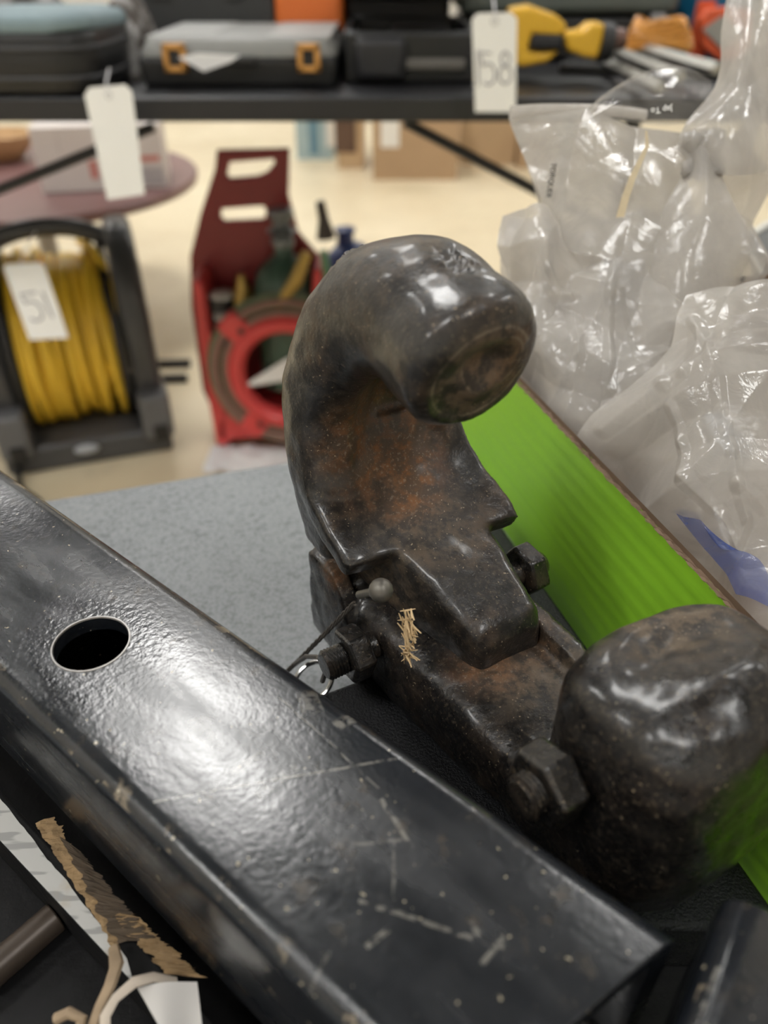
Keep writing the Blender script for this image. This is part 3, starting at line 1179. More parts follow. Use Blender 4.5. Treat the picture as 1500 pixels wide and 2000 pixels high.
# grey lid with a white edge, far right
q = [PZ(1452, 468, .80), PZ(1560, 404, .80), PZ(1700, 640, .80), PZ(1570, 690, .80)]
gl = thing('flat_grey_box', 'dark grey flat box with a white rim at the right edge behind the bags', 'box', (q[0].x, q[0].y, .79))
qq = [(p.x - q[0].x, p.y - q[0].y) for p in q]
MB().prism(qq, Matrix.Identity(4), .010).build('lid_panel', simple('grey_plastic', (.105, .11, .11), .5), gl, bevel=.001)
MB().tube([Vector((*qq[0], .011)), Vector((*qq[1], .011))], .004, 10).build('white_rim', simple('white_plastic', (.8, .8, .74), .45), gl)
MB().tube([Vector((*qq[0], .011)), Vector((*qq[3], .011))], .002, 10).build('white_rim', MATS['white_plastic'], gl)

# ================================================================== LOWER LEFT: label, torn paper, rod, string
blackm = simple('black_plastic', (.006, .006, .0065), .55, .3, 30, bump=.2, bscale=200, Specular_IOR_Level=.25)
BZ = CAM_H - .252
# flat bar lying left of the tube
e0, e1 = PZ(-60, 1475, BZ), PZ(340, 1905, BZ)
f0, f1 = PZ(-60, 1578, BZ), PZ(262, 1922, BZ)
lb = thing('labelled_bar', 'black flat bar with a torn white paper label, left of the long tube', 'bar', (0, 0, BZ))
k0, k1 = PZ(-300, 1218, BZ), PZ(480, 2060, BZ)
j0, j1 = PZ(-300, 1322, BZ), PZ(372, 2040, BZ)
MB().prism([(p.x, p.y) for p in (k0, k1, j1, j0)], Matrix.Translation((0, 0, TZ + .003 - BZ)), BZ - TZ - .003).build('bar_body', blackm, lb, bevel=.0015)


def label_mat():
    t = NT('printed_paper')
    ln = t.noise(260, 2, .5, t.map((.18, 1, 1), (0, 0, R(-46))))
    col = t.mix(t.ramp(ln, .54, .60, 0, .5), (.50, .50, .48), (.14, .14, .14))
    col = t.mix(t.ramp(t.noise(60, 4), .55, .7, 0, .5), col, (.40, .32, .20))
    return t.fin(col, .6)


def ragged(a, b, c, d, n, amp, seed, z):
    """quad strip a-b (one side) c-d (other side) with a ragged second side"""
    rnd = random.Random(seed)
    m = MB()
    rows = []
    for i in range(n + 1):
        p, q = a.lerp(b, i / n), c.lerp(d, i / n)
        w_ = (q - p).normalized()
        slow = noise.noise(Vector((i * .21, seed, 0))) * amp * 1.6
        slow2 = noise.noise(Vector((i * .17, seed + 9, 0))) * amp * 1.2
        q = q + w_ * (rnd.uniform(-amp, amp) * .55 + slow)
        p = p + w_ * (rnd.uniform(-amp, amp) * .2 + slow2) * (amp > .001)
        rows.append([p.lerp(q, t) + Vector((0, 0, z + (abs(noise.noise(Vector((i * .35, t * 3, seed)))) * amp * 1.3 if amp > .001 else 0))) for t in (0, .25, .5, .75, 1)])
    for i in range(n):
        for k in range(4):
            m._add([rows[i][k], rows[i + 1][k], rows[i + 1][k + 1], rows[i][k + 1]], [(0, 1, 2, 3)])
    bmesh.ops.remove_doubles(m.bm, verts=m.bm.verts, dist=1e-7)
    return m


sh_ = Vector((0, 0, -BZ))
ragged(f0 + sh_, f1 + sh_, e0.lerp(f0, .1) + sh_, PZ(248, 1872, BZ) + sh_, 40, .0008, 4, .0006).build('paper_label', label_mat(), lb, smooth=False)
torn_m = simple('torn_brown_paper', (.27, .18, .09), .85, .5, 120, bump=.5, bscale=300)
for k, (pa, pb, pc_, pd, am, zz) in enumerate([((70, 1612), (225, 1855), (105, 1600), (250, 1830), .0012, .0012), ((120, 1640), (230, 1850), (158, 1668), (300, 1840), .0018, .0020), ((215, 1790), (330, 1910), (262, 1790), (398, 1915), .0018, .0016)]):
    ragged(PZ(*pa, BZ) + sh_, PZ(*pb, BZ) + sh_, PZ(*pc_, BZ) + sh_, PZ(*pd, BZ) + sh_, 70, am, 20 + k, zz).build('torn_paper', torn_m if k != 1 else simple('dark_torn_paper', (.07, .05, .032), .85, .5, 120), lb, smooth=False)

o_ = MB().prism([(-.26, .02), (.135, .02), (.128, .15), (-.03, .15), (-.10, .17), (-.20, .26), (-.26, .26)], Matrix.Translation((0, 0, TZ)), .002).build('dark_fill_mat', blackm)  # black sheet, spread beyond the rod to paint the shaded table gaps dark
tag(o_, 'black mat under the labelled bar and the steel rod, extended to darken the gaps below the tubes', 'mat')
ra, rb = PZ(-40, 1920, TZ + .008), PZ(110, 1790, TZ + .008)
ro_ = thing('steel_rod', 'dark brown steel rod on the black mat at lower left', 'rod', (ra.x, ra.y, TZ + .008))
MB().cyl((0, 0, 0), rb - ra, .0055, n=20).build('rod_body', simple('brown_steel', (.06, .045, .034), .4, .3, 40, metal=.3), ro_, bevel=.0006)

SB = BZ + .006
tg = thing('paper_tag', 'crumpled white paper tag on a brown twisted string, bottom left', 'tag', PZ(300, 1940, SB))
to_ = tg.location.copy()
st_m = simple('brown_string', (.34, .25, .16), .8, .4, 150)
wp_m = simple('white_paper', (.62, .60, .57), .65, .06, 40)
ps = [PZ(x, y, SB + dz) - to_ for x, y, dz in ((222, 1850, 0), (228, 1885, .004), (215, 1925, .006), (195, 1965, .005), (180, 2010, .003), (170, 2060, 0))]
MB().tube(ps, [.0016, .0022, .0019, .0016, .0018, .0016], 8, flat=.6).build('string', st_m, tg)
ps = [PZ(x, y, SB + dz) - to_ for x, y, dz in ((345, 1915, .003), (300, 1908, .008), (262, 1918, .010), (225, 1950, .009), (205, 1985, .008), (205, 2030, .006))]
MB().tube(ps, [.0010, .0014, .0016, .0014, .0017, .0015], 8, flat=.35).build('paper_strand', simple('cream_paper', (.52, .45, .37), .7, .15, 80), tg)
ps = [PZ(x, y, SB + dz) - to_ for x, y, dz in ((110, 1990, .004), (135, 1978, .006), (160, 1990, .005), (150, 2030, .003))]
MB().tube(ps, .0016, 8).build('string', st_m, tg)
cd = [PZ(x, y, SB + .006) - to_ for x, y in ((268, 1930), (384, 1914), (398, 2040), (330, 2040))]
MB().grid(lambda u, v: cd[0].lerp(cd[1], u).lerp(cd[3].lerp(cd[2], u), v) + Vector((0, 0, .0015 * math.sin(u * 4 + v * 2))), 12, 12).build('card', wp_m, tg)

# ================================================================== BLACK FOLDING TABLE WITH TOOL CASES
ST = .87
BT = thing('black_table', 'long black table carrying tool cases, behind the hook', 'table', (0, 1.3, 0))
blk = simple('black_laminate', (.016, .016, .018), .38, .2, 20)
MB().box((-.35, .36, ST - .017), (2.6, .72, .034)).build('table_top', blk, BT, bevel=.004)
bz = ST - .034
for (xa, ya, xb, yb) in ((300, 248, -290, 488), (790, 238, 1200, 452)):
    p0, p1 = PY(xa, ya, 1.42), PY(xb, yb, 1.42)
    p0.z = min(p0.z, bz)
    off = Vector((0, -1.3, 0))
    MB().tube([p0 + off, p0.lerp(p1, .5) + off, p1 + off], .0085, 12).build('brace', blk, BT)
    MB().ball(p0.lerp(p1, .93) + off, .016).build('brace_knuckle', blk, BT)
    MB().cyl((p1.x, p1.y - 1.3, 0), (p1.x, p1.y - 1.3, bz), .013, n=16).build('leg', blk, BT)
    rx_ = -1.5 if p1.x < 0 else p1.x
    MB().cyl((rx_, p1.y - 1.3 + .5, 0), (rx_, p1.y - 1.3 + .5, bz), .013, n=16).build('leg', blk, BT)


def onshelf(x, y):
    return PZ(x, y, ST)


# ---- middle tool case with orange latches
grey_l = simple('grey_case_lid', (.23, .23, .215), .5, .1, 30)
blk_c = simple('black_case', (.014, .014, .014), .42, .2, 30)
ora = simple('orange_latch', (.62, .30, .07), .45, .1, 40)
pL, pR = onshelf(282, 172), onshelf(655, 172)
wd = pR.x - pL.x
tc = thing('tool_case', 'grey and black tool case with two orange latches and a white slip', 'tool case', ((pL.x + pR.x) / 2, pL.y, ST))
dp = .34
MB().box((0, dp / 2, .0215), (wd, dp, .043), taper=1.02).build('case_base', blk_c, tc, bevel=.008, seg=3)
lid = MB()
rings = []
for k, z in ((1.02, .043), (1.01, .050), (.95, .065), (.93, .067)):
    rings.append([Vector((x * k, dp / 2 + y * k, z)) for x, y in rrect(wd, dp, .03, 5)])
lid.loft(rings).build('case_lid', grey_l, tc, angle=50)
for x in (-wd * .31, wd * .31):
    MB().box((x, dp / 2, .0665), (wd * .34, dp * .86, .005)).build('lid_panel', simple('light_grey_panel', (.30, .30, .285), .5), tc, bevel=.002)
for px in (345, 604):
    x = PY(px, 115, pL.y).x - (pL.x + pR.x) / 2
    l_ = MB()
    for a, b, c_, d_ in ((-.0135, 0, .0085, .038), (.0135, 0, .0085, .038), (0, .015, .0355, .0085), (0, -.015, .0355, .0085)):
        l_.box((x + a, -.010, .043 + b), (c_, .012, d_))
    lo = l_.build('latch', ora, tc, bevel=.0015)
    MB().box((x, -.008, .043), (.019, .006, .022)).build('latch_core', blk_c, lo)
MB().box((0, -.006, .038), (wd * .2, .012, .014)).build('case_handle', blk_c, tc, bevel=.004)
o_ = MB()
sl = [PY(x, y, pL.y - .022) for x, y in ((348, 112), (385, 103), (470, 108), (450, 122), (398, 140))]
o_.prism([(p.x - sl[0].x, p.z - sl[0].z) for p in sl], Matrix.Rotation(R(90), 4, 'X'), .0012)
tag(o_.build('paper_slip', simple('bright_paper', (.85, .85, .85), .6, .03), loc=sl[0]), 'white paper slip stuck at the latch of the grey tool case', 'paper')

# ---- left soft bag, blue-grey lid
pL, pR = onshelf(-180, 190), onshelf(200, 186)
wd = pR.x - pL.x
sb = thing('soft_tool_bag', 'black soft tool bag with a blue-grey top, left end of the black table', 'bag', ((pL.x + pR.x) / 2, pL.y, ST))
dp = .34
rings = []
for k, z in ((.94, 0), (1, .010), (1.0, .05), (.99, .076), (.97, .082)):
    rings.append([Vector((x * k, dp / 2 + y * k, z)) for x, y in rrect(wd, dp, .06, 6)])
MB().loft(rings).build('bag_body', blk_c, sb, angle=60)
rings = []
for k, z in ((.972, .081), (.985, .086), (.97, .096), (.90, .103), (.5, .106)):
    rings.append([Vector((x * k, dp / 2 + y * k, z + .004 * math.sin(x * 21 + y * 9))) for x, y in rrect(wd, dp, .06, 6)])
MB().loft(rings).build('bag_top', simple('blue_grey_cloth', (.20, .27, .29), .7, .2, 25, bump=.2, bscale=40), sb, angle=60)
MB().torus((0, dp / 2, .055), 1, .0, n=4, m=3).bm.free()
for z in (.024, .062):
    pts = [Vector((x * 1.004, dp / 2 + y * 1.004, z)) for x, y in rrect(wd, dp, .06, 6)]
    MB().tube(pts + [pts[0]], .0035, 6).build('zip_piping', simple('dark_piping', (.03, .03, .032), .5), sb)

# crumpled camouflage cloth behind/next to it
cl_m = NT('grey_brown_cloth')
nn = cl_m.noise(28, 5, .6)
cl_m = cl_m.fin(cl_m.mix(cl_m.ramp(nn, .42, .58), (.07, .055, .045), (.33, .32, .31)), .6, cl_m.bump(nn, .4, .01))


def cloth(cx, cy, sx, sy, hz, seed, label, zbase):
    f = crumple_fn(seed, .010, .05)

    def g(u, v):
        x, y = (u - .5) * sx, (v - .5) * sy
        r = max(abs(u - .5), abs(v - .5)) * 2
        h = hz * (1 - r ** 2.5)
        p = Vector((x, y, h))
        return p + Vector((f(p), 0, max(f(p + Vector((3, 1, 2))), -h) if r < .98 else 0))
    o = MB().grid(g, 44, 44).build('crumpled_cloth', cl_m, loc=(cx, cy, zbase), angle=180)
    return tag(o, label, 'cloth')


p_ = onshelf(255, 150)
cloth(p_.x + .002, p_.y + .06, .055, .20, .12, 61, 'crumpled grey and brown cloth wedged between the soft bag and the tool case', ST + .001)
cloth(-.84, 1.66 + .15, .50, .20, .17, 62, 'crumpled grey and brown cloth heaped behind the soft bag', ST + .001)

# ---- things behind: dark case, orange case
pb = PY(392, 40, 1.78)
dc = thing('dark_grey_case', 'dark grey hard case standing behind the orange latched tool case', 'tool case', (pb.x, 1.76, ST))
MB().box((0, .12, .08), (.30, .22, .16)).build('case_body', simple('charcoal_case', (.04, .042, .042), .5), dc, bevel=.01)
for x in (-.07, .07):
    MB().box((x, .006, .125), (.035, .012, .04)).build('case_clip', simple('clip_grey', (.14, .15, .16), .4), dc, bevel=.003)
pb = PY(605, 30, 1.76)
oc = thing('orange_case', 'bright orange plastic box standing behind the tool cases', 'box', (pb.x, 1.74, ST))
MB().box((0, .1, .07), (.135, .18, .14), taper=.96).build('box_body', simple('orange_plastic', (.78, .18, .03), .45, .06), oc, bevel=.012, seg=3)
MB().box((0, .1, .146), (.12, .165, .012)).build('box_lid', simple('orange_lid', (.80, .24, .05), .45, .06), oc, bevel=.004)

# ---- open black case
pL, pR = onshelf(672, 164), onshelf(930, 164)
wd = pR.x - pL.x
oc = thing('open_black_case', 'open black moulded tool case left of the hanging number tag', 'tool case', ((pL.x + pR.x) / 2, pL.y, ST))
dp = .36
b_ = MB()
b_.box((0, dp / 2, .006), (wd, dp, .012))
b_.box((0, .006, .037), (wd, .012, .074)).box((0, dp - .006, .037), (wd, .012, .074))
b_.box((-wd / 2 + .006, dp / 2, .037), (.012, dp, .074)).box((wd / 2 - .006, dp / 2, .037), (.012, dp, .074))
b_.build('case_base', blk_c, oc, bevel=.006)
MB().box((-wd / 2 + .060, -.006, .037), (.085, .03, .064)).build('case_corner', simple('matt_black', (.022, .022, .024), .5), oc, bevel=.014, seg=3)
MB().box((wd * .18, -.003, .028), (wd * .46, .014, .018)).build('case_handle', simple('taupe_grip', (.13, .12, .105), .55), oc, bevel=.005)
MB().box((wd * .1, dp * .5, .042), (wd * .5, dp * .6, .05)).build('foam_insert', simple('dark_foam', (.03, .03, .032), .8), oc, bevel=.01)
Ml = Matrix.Translation((0, dp * .98, .098)) @ Matrix.Rotation(R(-12), 4, 'X')
l_ = MB()
rings = []
for k, z in ((1.02, 0), (1.03, .02), (.98, .04)):
    rings.append([Ml @ Vector((x * k, -dp / 2 + y * k, z)) for x, y in rrect(wd * 1.05, dp, .03, 5)])
l_.loft(rings).build('case_lid', simple('charcoal_lid', (.05, .052, .052), .5), oc, angle=50)

# ---- black case behind the open one
pb = PY(795, 40, 1.80)
kc = thing('black_hard_case', 'black hard case standing behind the open black tool case', 'tool case', (pb.x, 1.81, ST))
MB().box((-.02, .10, .075), (.21, .20, .15)).build('case_body', simple('soot_case', (.02, .02, .021), .5), kc, bevel=.012)
MB().box((-.02, .10, .162), (.20, .19, .02)).build('case_lid', simple('soot_lid', (.045, .047, .047), .45), kc, bevel=.008)
MB().box((-.03, -.004, .12), (.05, .01, .03)).build('case_clip', MATS['clip_grey'], kc, bevel=.002)

# ---- yellow tool
yel = simple('yellow_plastic', (.78, .45, .03), .4, .08, 20)
pd = onshelf(1080, 160)
dr = thing('power_drill', 'yellow and black power tool lying right of the hanging number tag', 'power tool', (pd.x, pd.y + .03, ST))
dro = dr.location.copy()
Q = lambda x, y, Y=pd.y + .03: PY(x, y, Y) - dro


def prismpx(pts, thick, name, mat, parent, Y, off, bevel=.006):
    """solid block whose near face has the surveyed outline at distance Y"""
    q = [PY(x, y, Y) - off for x, y in pts]
    Mx = Matrix(((1, 0, 0, 0), (0, 0, -1, 0), (0, 1, 0, 0), (0, 0, 0, 1)))
    y0 = q[0].y
    return MB().prism([(p.x, p.z) for p in q], Matrix.Translation((0, y0 + thick, 0)) @ Mx, thick).build(name, mat, parent, bevel=bevel, seg=3)


Yd = pd.y + .0
prismpx([(1000, 18), (1040, 12), (1085, 28), (1105, 45), (1108, 62), (1090, 72), (1040, 66), (1030, 100), (1060, 102), (1095, 98), (1070, 122), (1020, 132), (990, 120)], .07, 'motor_housing', yel, dr, Yd, dro)
prismpx([(1040, 66), (1103, 68), (1100, 98), (1036, 98)], .064, 'grip', simple('black_grip', (.018, .018, .02), .5), dr, Yd - .006, dro)
prismpx([(1100, 64), (1140, 62), (1155, 47), (1182, 45), (1178, 80), (1168, 116), (1140, 112), (1110, 100)], .06, 'gear_neck', yel, dr, Yd - .002, dro)
MB().cyl(Q(1170, 82, Yd + .02), Q(1196, 84, Yd + .02), .030, .027).build('collar', simple('black_collar', (.02, .02, .02), .5), dr, bevel=.003)
MB().cyl(Q(1194, 78, Yd + .02), Q(1222, 76, Yd + .02), .018, .014).build('chuck', simple('brown_chuck', (.16, .09, .07), .4, metal=.4), dr, bevel=.002)

# ---- long green-grey case behind, and slatted rails under/near the tool
gc = thing('green_grey_case', 'long green-grey hard case behind the yellow tool', 'tool case', (PY(1145, 40, 1.75).x - .03, 1.76, ST))
MB().box((0, .14, .036), (.40, .26, .072)).build('case_base', simple('near_black', (.012, .012, .012), .5), gc, bevel=.008)
MB().box((0, .14, .115), (.42, .27, .075)).build('case_lid', simple('green_grey', (.105, .125, .11), .5), gc, bevel=.014, seg=3)
MB().box((.17, 0, .066), (.03, .012, .028)).build('case_clip', simple('clip_steel', (.35, .36, .38), .35, metal=.6), gc, bevel=.002)
rl = thing('rail_rack', 'black rack with grey aluminium rails lying right of the yellow tool', 'rack', onshelf(1230, 150))
rlo = rl.location.copy()
MB().box((.06, .06, .008), (.32, .16, .016), Matrix.Rotation(R(-20), 3, 'Z')).build('rack_base', blk_c, rl, bevel=.003)
for k, (xa, ya, xb, yb) in enumerate(((1180, 118, 1290, 172), (1205, 100, 1330, 150), (1235, 88, 1400, 135))):
    a, b = PZ(xa, ya, ST + .02 + .008 * k) - rlo, PZ(xb, yb, ST + .02 + .008 * k) - rlo
    MB().tube([a, b], .009, 4).build('rail', simple('aluminium_rail', (.36, .35, .31), .4, metal=.5), rl, angle=20)
cd_m = simple('orange_cord', (.72, .33, .07), .35, .15, 40)
pc0 = PY(1285, 78, 1.62)
oc = thing('orange_cord_bundle', 'bundle of shiny orange cord on the rails', 'cord', pc0)
for k in range(7):
    pts = []
    for i in range(25):
        a = 2 * math.pi * i / 24
        pts.append(Vector((.062 * math.cos(a) * (1 - .05 * k), .03 * math.sin(a), -.008 + .006 * k + .004 * math.sin(a * 3 + k))))
    MB().tube(pts, .0046, 6).build('cord_loop', cd_m, oc)
pb = PY(1312, 60, 1.74)
bb = thing('blue_tub', 'blue plastic tub behind the orange cord at upper right', 'tub', (pb.x + .13, 1.92, ST))
MB().lathe([(.085, 0), (.09, .01), (.097, .20), (.102, .205), (.102, .215), (.096, .216), (.088, .02), (.001, .018)]).build('tub_wall', simple('blue_plastic', (.015, .17, .33), .4, .08), bb, angle=40)
MB().torus((0, 0, .19), .099, .004).build('tub_rim', MATS['blue_plastic'], bb)
pb = PY(1412, 62, 1.6)
rs = thing('red_badge', 'orange-red plate with a grey diamond, beside the blue tub', 'plate', (pb.x + .02, 1.72, ST))
rso = rs.location.copy()
prismpx([(1370, 40), (1385, 18), (1425, 14), (1470, 20), (1470, 90), (1440, 118), (1405, 118), (1372, 92)], .03, 'plate_body', simple('orange_red', (.75, .12, .04), .45, .06), rs, 1.72, rso, .004)
prismpx([(1372, 58), (1412, 30), (1452, 62), (1414, 100)], .004, 'grey_diamond', simple('grey_panel', (.36, .35, .31), .5), rs, 1.715, rso, .001)
MB().box((0, .05, .05), (.03, .02, .1)).build('plate_foot', MATS['orange_red'], rs)

# ---- hanging tags
tagm = NT('white_card')
tagm = tagm.fin(tagm.mix(tagm.noise(15), (.86, .86, .83), (.91, .91, .88)), .45)
ink = simple('pencil_ink', (.36, .36, .38), .6)


def hang_tag(corners, Y, label, strokes, hole, curl=.0):
    """card hung from the table edge; corners TL TR BR BL as survey points"""
    q = [PY(x, y, Y + (curl if i > 1 else 0)) for i, (x, y) in enumerate(corners)]
    t_ = thing('hanging_tag', label, 'tag', q[0].lerp(q[1], .5))
    o0 = t_.location.copy()
    q = [p - o0 for p in q]
    S = lambda u, v: q[0].lerp(q[1], u).lerp(q[3].lerp(q[2], u), v)
    nrm = (q[1] - q[0]).cross(q[3] - q[0]).normalized()
    if nrm.y > 0:
        nrm = -nrm
    m = MB()
    ch = .13
    out = [(ch, 0), (1 - ch, 0), (1, ch * .45), (1, 1), (0, 1), (0, ch * .45)]
    a = [S(u, v) for u, v in out]
    m._add([p + nrm * .0005 for p in a] + [p - nrm * .0005 for p in a],
           [tuple(range(6)), tuple(range(6, 12))[::-1]] + [(i, (i + 1) % 6, 6 + (i + 1) % 6, 6 + i) for i in range(6)])
    card = m.build('card', tagm, t_, smooth=False)
    hp = S(*hole)
    Mr = rot_to(nrm)
    MB().torus(hp + nrm * .0006, .0042, .0012, Mr, 24, 6).build('eyelet', simple('card_eyelet', (.62, .62, .6), .5), t_)
    MB().tube([hp + nrm * .001, S(hole[0], -.02) + nrm * .003, S(hole[0] + .02, -.13) + nrm * .001 + Vector((0, .02, 0))], .0012, 6).build('string', simple('white_string', (.75, .75, .78), .6), t_)
    for st_ in strokes:
        MB().tube([S(u, v) + nrm * .0007 for u, v in st_], .0016, 6).build('pen_stroke', ink, card)
    return t_


def arc(cx, cy, rx, ry, a0, a1, n=14):
    return [(cx + rx * math.cos(R(a0 + (a1 - a0) * i / n)), cy + ry * math.sin(R(a0 + (a1 - a0) * i / n))) for i in range(n + 1)]


hang_tag([(162, 172), (256, 164), (283, 380), (210, 390)], 1.26, 'blank white card tag hanging in front of the black table at left', [], (.5, .08), -.02)
hang_tag([(921, 26), (1010, 24), (1007, 219), (928, 219)], 1.26, 'white card tag numbered 158 hanging in front of the black table', [
    [(.10, .36), (.10, .72)],
    [(.40, .39), (.16, .38), (.22, .52)] + arc(.34, .60, .16, .11, -120, 130),
    arc(.74, .45, .10, .07, 0, 360) , arc(.74, .61, .15, .09, 0, 360)], (.5, .08))

# ================================================================== ROUND TABLE WITH WHITE BOX
RZ = .45
cen = PZ(60, 345, RZ)
rt = thing('round_table', 'low round maroon table with a white box, left', 'table', (cen.x, cen.y, 0))
mar = simple('maroon_laminate', (.20, .105, .10), .35, .15, 8)
MB().lathe([(.02, RZ - .035), (.50, RZ - .035), (.53, RZ - .028), (.535, RZ - .008), (.53, RZ), (.001, RZ)], n=64).build('table_top', mar, rt, angle=40)
MB().lathe([(.28, 0), (.28, .02), (.04, .04), (.03, .08), (.03, RZ - .06), (.12, RZ - .036)], n=32).build('pedestal', simple('pale_pedestal', (.55, .52, .46), .4), rt)
p0, p1 = PZ(85, 378, RZ), PZ(330, 366, RZ)
wb = thing('white_box', 'white printed carton standing on the round maroon table', 'box', (0, 0, RZ + .0005))
d_ = (p1 - p0).normalized()
wb.location = (p0.x, p0.y, RZ + .0005)
wb.rotation_euler = (0, 0, math.atan2(d_.y, d_.x))
L_ = (p1 - p0).length
MB().box((L_ / 2, .12, .09), (L_, .24, .18)).build('box_body', simple('white_carton', (.72, .66, .62), .6, .04), wb, bevel=.002)
redp = simple('red_print', (.62, .22, .18), .6)
MB().box((L_ * .86, -.0004, .085), (.075, .001, .016)).build('red_band', redp, wb)
MB().box((L_ * .43, -.0004, .06), (.022, .001, .05)).build('red_mark', redp, wb)
MB().box((L_ * .88, -.0004, .035), (.07, .001, .05)).build('printed_panel', simple('grey_print_panel', (.48, .45, .45), .6), wb)
MB().box((L_ * .2, -.0003, .14), (.002, .0008, .07)).build('box_seam', simple('seam_grey', (.5, .46, .43), .6), wb)
pt = PZ(20, 315, RZ)
bw = thing('tan_basket', 'tan wooden bowl on the round table left of the white box', 'bowl', (pt.x - .03, pt.y + .02, RZ + .0005))
MB().lathe([(.05, 0), (.06, .002), (.11, .05), (.125, .085), (.12, .087), (.10, .05), (.05, .01), (.001, .01)]).build('bowl_wall', simple('tan_wood', (.52, .33, .16), .5, .2, 15), bw, angle=60)

# ================================================================== HOSE REEL
pl, pr_ = PZ(60, 935, 0), PZ(332, 878, 0)
rd = (pr_ - pl)
RW_ = rd.length
ra_ = math.atan2(rd.y, rd.x) * .8
rl = thing('hose_reel', 'black floor reel wound with yellow hose, left of the red caddy', 'reel', (pl.x, pl.y, 0), ra_)
dark = simple('reel_plastic', (.065, .065, .068), .32, .12, 15)
RC = Vector((RW_ * .44, .24, .262))       # drum centre, axis along local x
half = RW_ * .36
MB().box((RW_ / 2 - .02, .20, .035), (RW_ + .06, .36, .07)).build('base', dark, rl, bevel=.012, seg=3)
MB().ball((RW_ * .42, .012, .05), (.03, .01, .012)).build('badge', simple('pale_badge', (.4, .42, .45), .4), rl)
for sx in (-1, 1):
    x = RC.x + sx * (half + .045)
    prof = [(-.16, -.21), (.16, -.21), (.205, -.05), (.20, .09), (.15, .20), (.06, .26), (-.06, .26), (-.15, .20), (-.20, .09), (-.205, -.05)]
    Mx = Matrix(((0, 0, 1, 0), (1, 0, 0, 0), (0, 1, 0, 0), (0, 0, 0, 1)))
    s_ = MB().prism(prof, Matrix.Translation((x - .034, RC.y, RC.z)) @ Mx, .068).build('side_frame', dark, rl, bevel=.022, seg=4)
    MB().box((x + .005, RC.y - .19, .11), (.075, .10, .12)).build('foot_block', simple('reel_foot', (.13, .13, .135), .4), rl, bevel=.012)
    MB().box((x + .01, RC.y - .242, .07), (.035, .01, .04)).build('foot_slot', blk_c, rl)
    MB().cyl((x - sx * .04, RC.y, RC.z), (x - sx * .055, RC.y, RC.z), .215, n=40).build('flange', blk_c, rl)
hb = [Vector((RC.x - half - .06, RC.y, RC.z + .19)), Vector((RC.x - half * .8, RC.y, RC.z + .245)), Vector((RC.x, RC.y, RC.z + .262)), Vector((RC.x + half * .8, RC.y, RC.z + .245)), Vector((RC.x + half + .06, RC.y, RC.z + .19))]
hb = [Vector(cr([np.array(p) for p in hb], i / 20)) for i in range(21)]
MB().tube(hb, .022, 12).build('carry_handle', dark, rl)
MB().cyl((RC.x - half, RC.y, RC.z), (RC.x + half, RC.y, RC.z), .10, n=32).build('drum_core', blk_c, rl)
yh = simple('yellow_hose', (.86, .56, .045), .38, .12, 25)
random.seed(5)
Mx = Matrix.Rotation(R(90), 4, 'Y')
NL = 17
for k in range(NL):
    x = RC.x - half + .012 + (2 * half - .024) * (k + .5) / NL
    rr = .198 + random.uniform(-.012, .010)
    if k in (9, 10, 13):
        rr -= .02
    tlt = Matrix.Rotation(random.uniform(-.05, .05), 4, 'Z') @ Matrix.Rotation(random.uniform(-.04, .04), 4, 'Y')
    MB().torus((x, RC.y, RC.z - random.uniform(0, .01)), rr, .0092, tlt @ Mx, 40, 8).build('hose_loop', yh, rl)
for k in range(NL - 2):
    x = RC.x - half + .02 + (2 * half - .04) * (k + .5) / (NL - 2)
    MB().torus((x, RC.y, RC.z), .160 + random.uniform(-.006, .006), .010, Mx, 36, 6).build('hose_loop', yh, rl)
pts = [Vector((RC.x + half * .75, RC.y + .19 * math.cos(a) * -1, RC.z + .215 * math.sin(a))) + Vector((.035 * math.sin(a * 2), 0, 0)) for a in [R(-75 + 15 * i) for i in range(13)]]
MB().tube(pts, .009, 8).build('loose_hose', yh, rl)
cdp = [Vector((-.02, .04, .03)), Vector((-.02, -.05, .012)), Vector((.02, -.12, .010)), Vector((.04, -.2, .010)), Vector((.0, -.3, .010))]
MB().tube([Vector(cr([np.array(p) for p in cdp], i / 16)) for i in range(17)], .008, 8).build('supply_cable', blk_c, rl)
hang = [PY(4, 516, 1.50), PY(84, 512, 1.50), PY(134, 660, 1.46), PY(58, 664, 1.46)]
nt = thing('numbered_tag', 'white card tag numbered 51 hanging on the yellow hose reel', 'tag', hang[0])
qq = [p - hang[0] for p in hang]
S_ = lambda u, v: qq[0].lerp(qq[1], u).lerp(qq[3].lerp(qq[2], u), v)
nm = (qq[1] - qq[0]).cross(qq[3] - qq[0]).normalized()
nm = -nm if nm.y > 0 else nm
m = MB()
pp = [S_(u, v) for u, v in ((0, .04), (.1, 0), (.9, 0), (1, .04), (1, 1), (0, 1))]
m._add([p + nm * .0006 for p in pp] + [p - nm * .0006 for p in pp], [tuple(range(6)), tuple(range(6, 12))[::-1]] + [(i, (i + 1) % 6, 6 + (i + 1) % 6, 6 + i) for i in range(6)])
cdo = m.build('card', tagm, nt, smooth=False)
for st_ in ([(.58, .38), (.18, .40), (.24, .52)] + arc(.36, .62, .22, .13, -110, 130), [(.74, .38), (.78, .72)]):
    MB().tube([S_(u, v) + nm * .0008 for u, v in st_], .0022, 6).build('pen_stroke', ink, cdo)
MB().tube([S_(.4, .04), S_(.45, -.1) + Vector((0, .03, 0)), S_(.5, -.2) + Vector((0, .10, -.0))], .0015, 6).build('string', MATS['white_string'], nt)

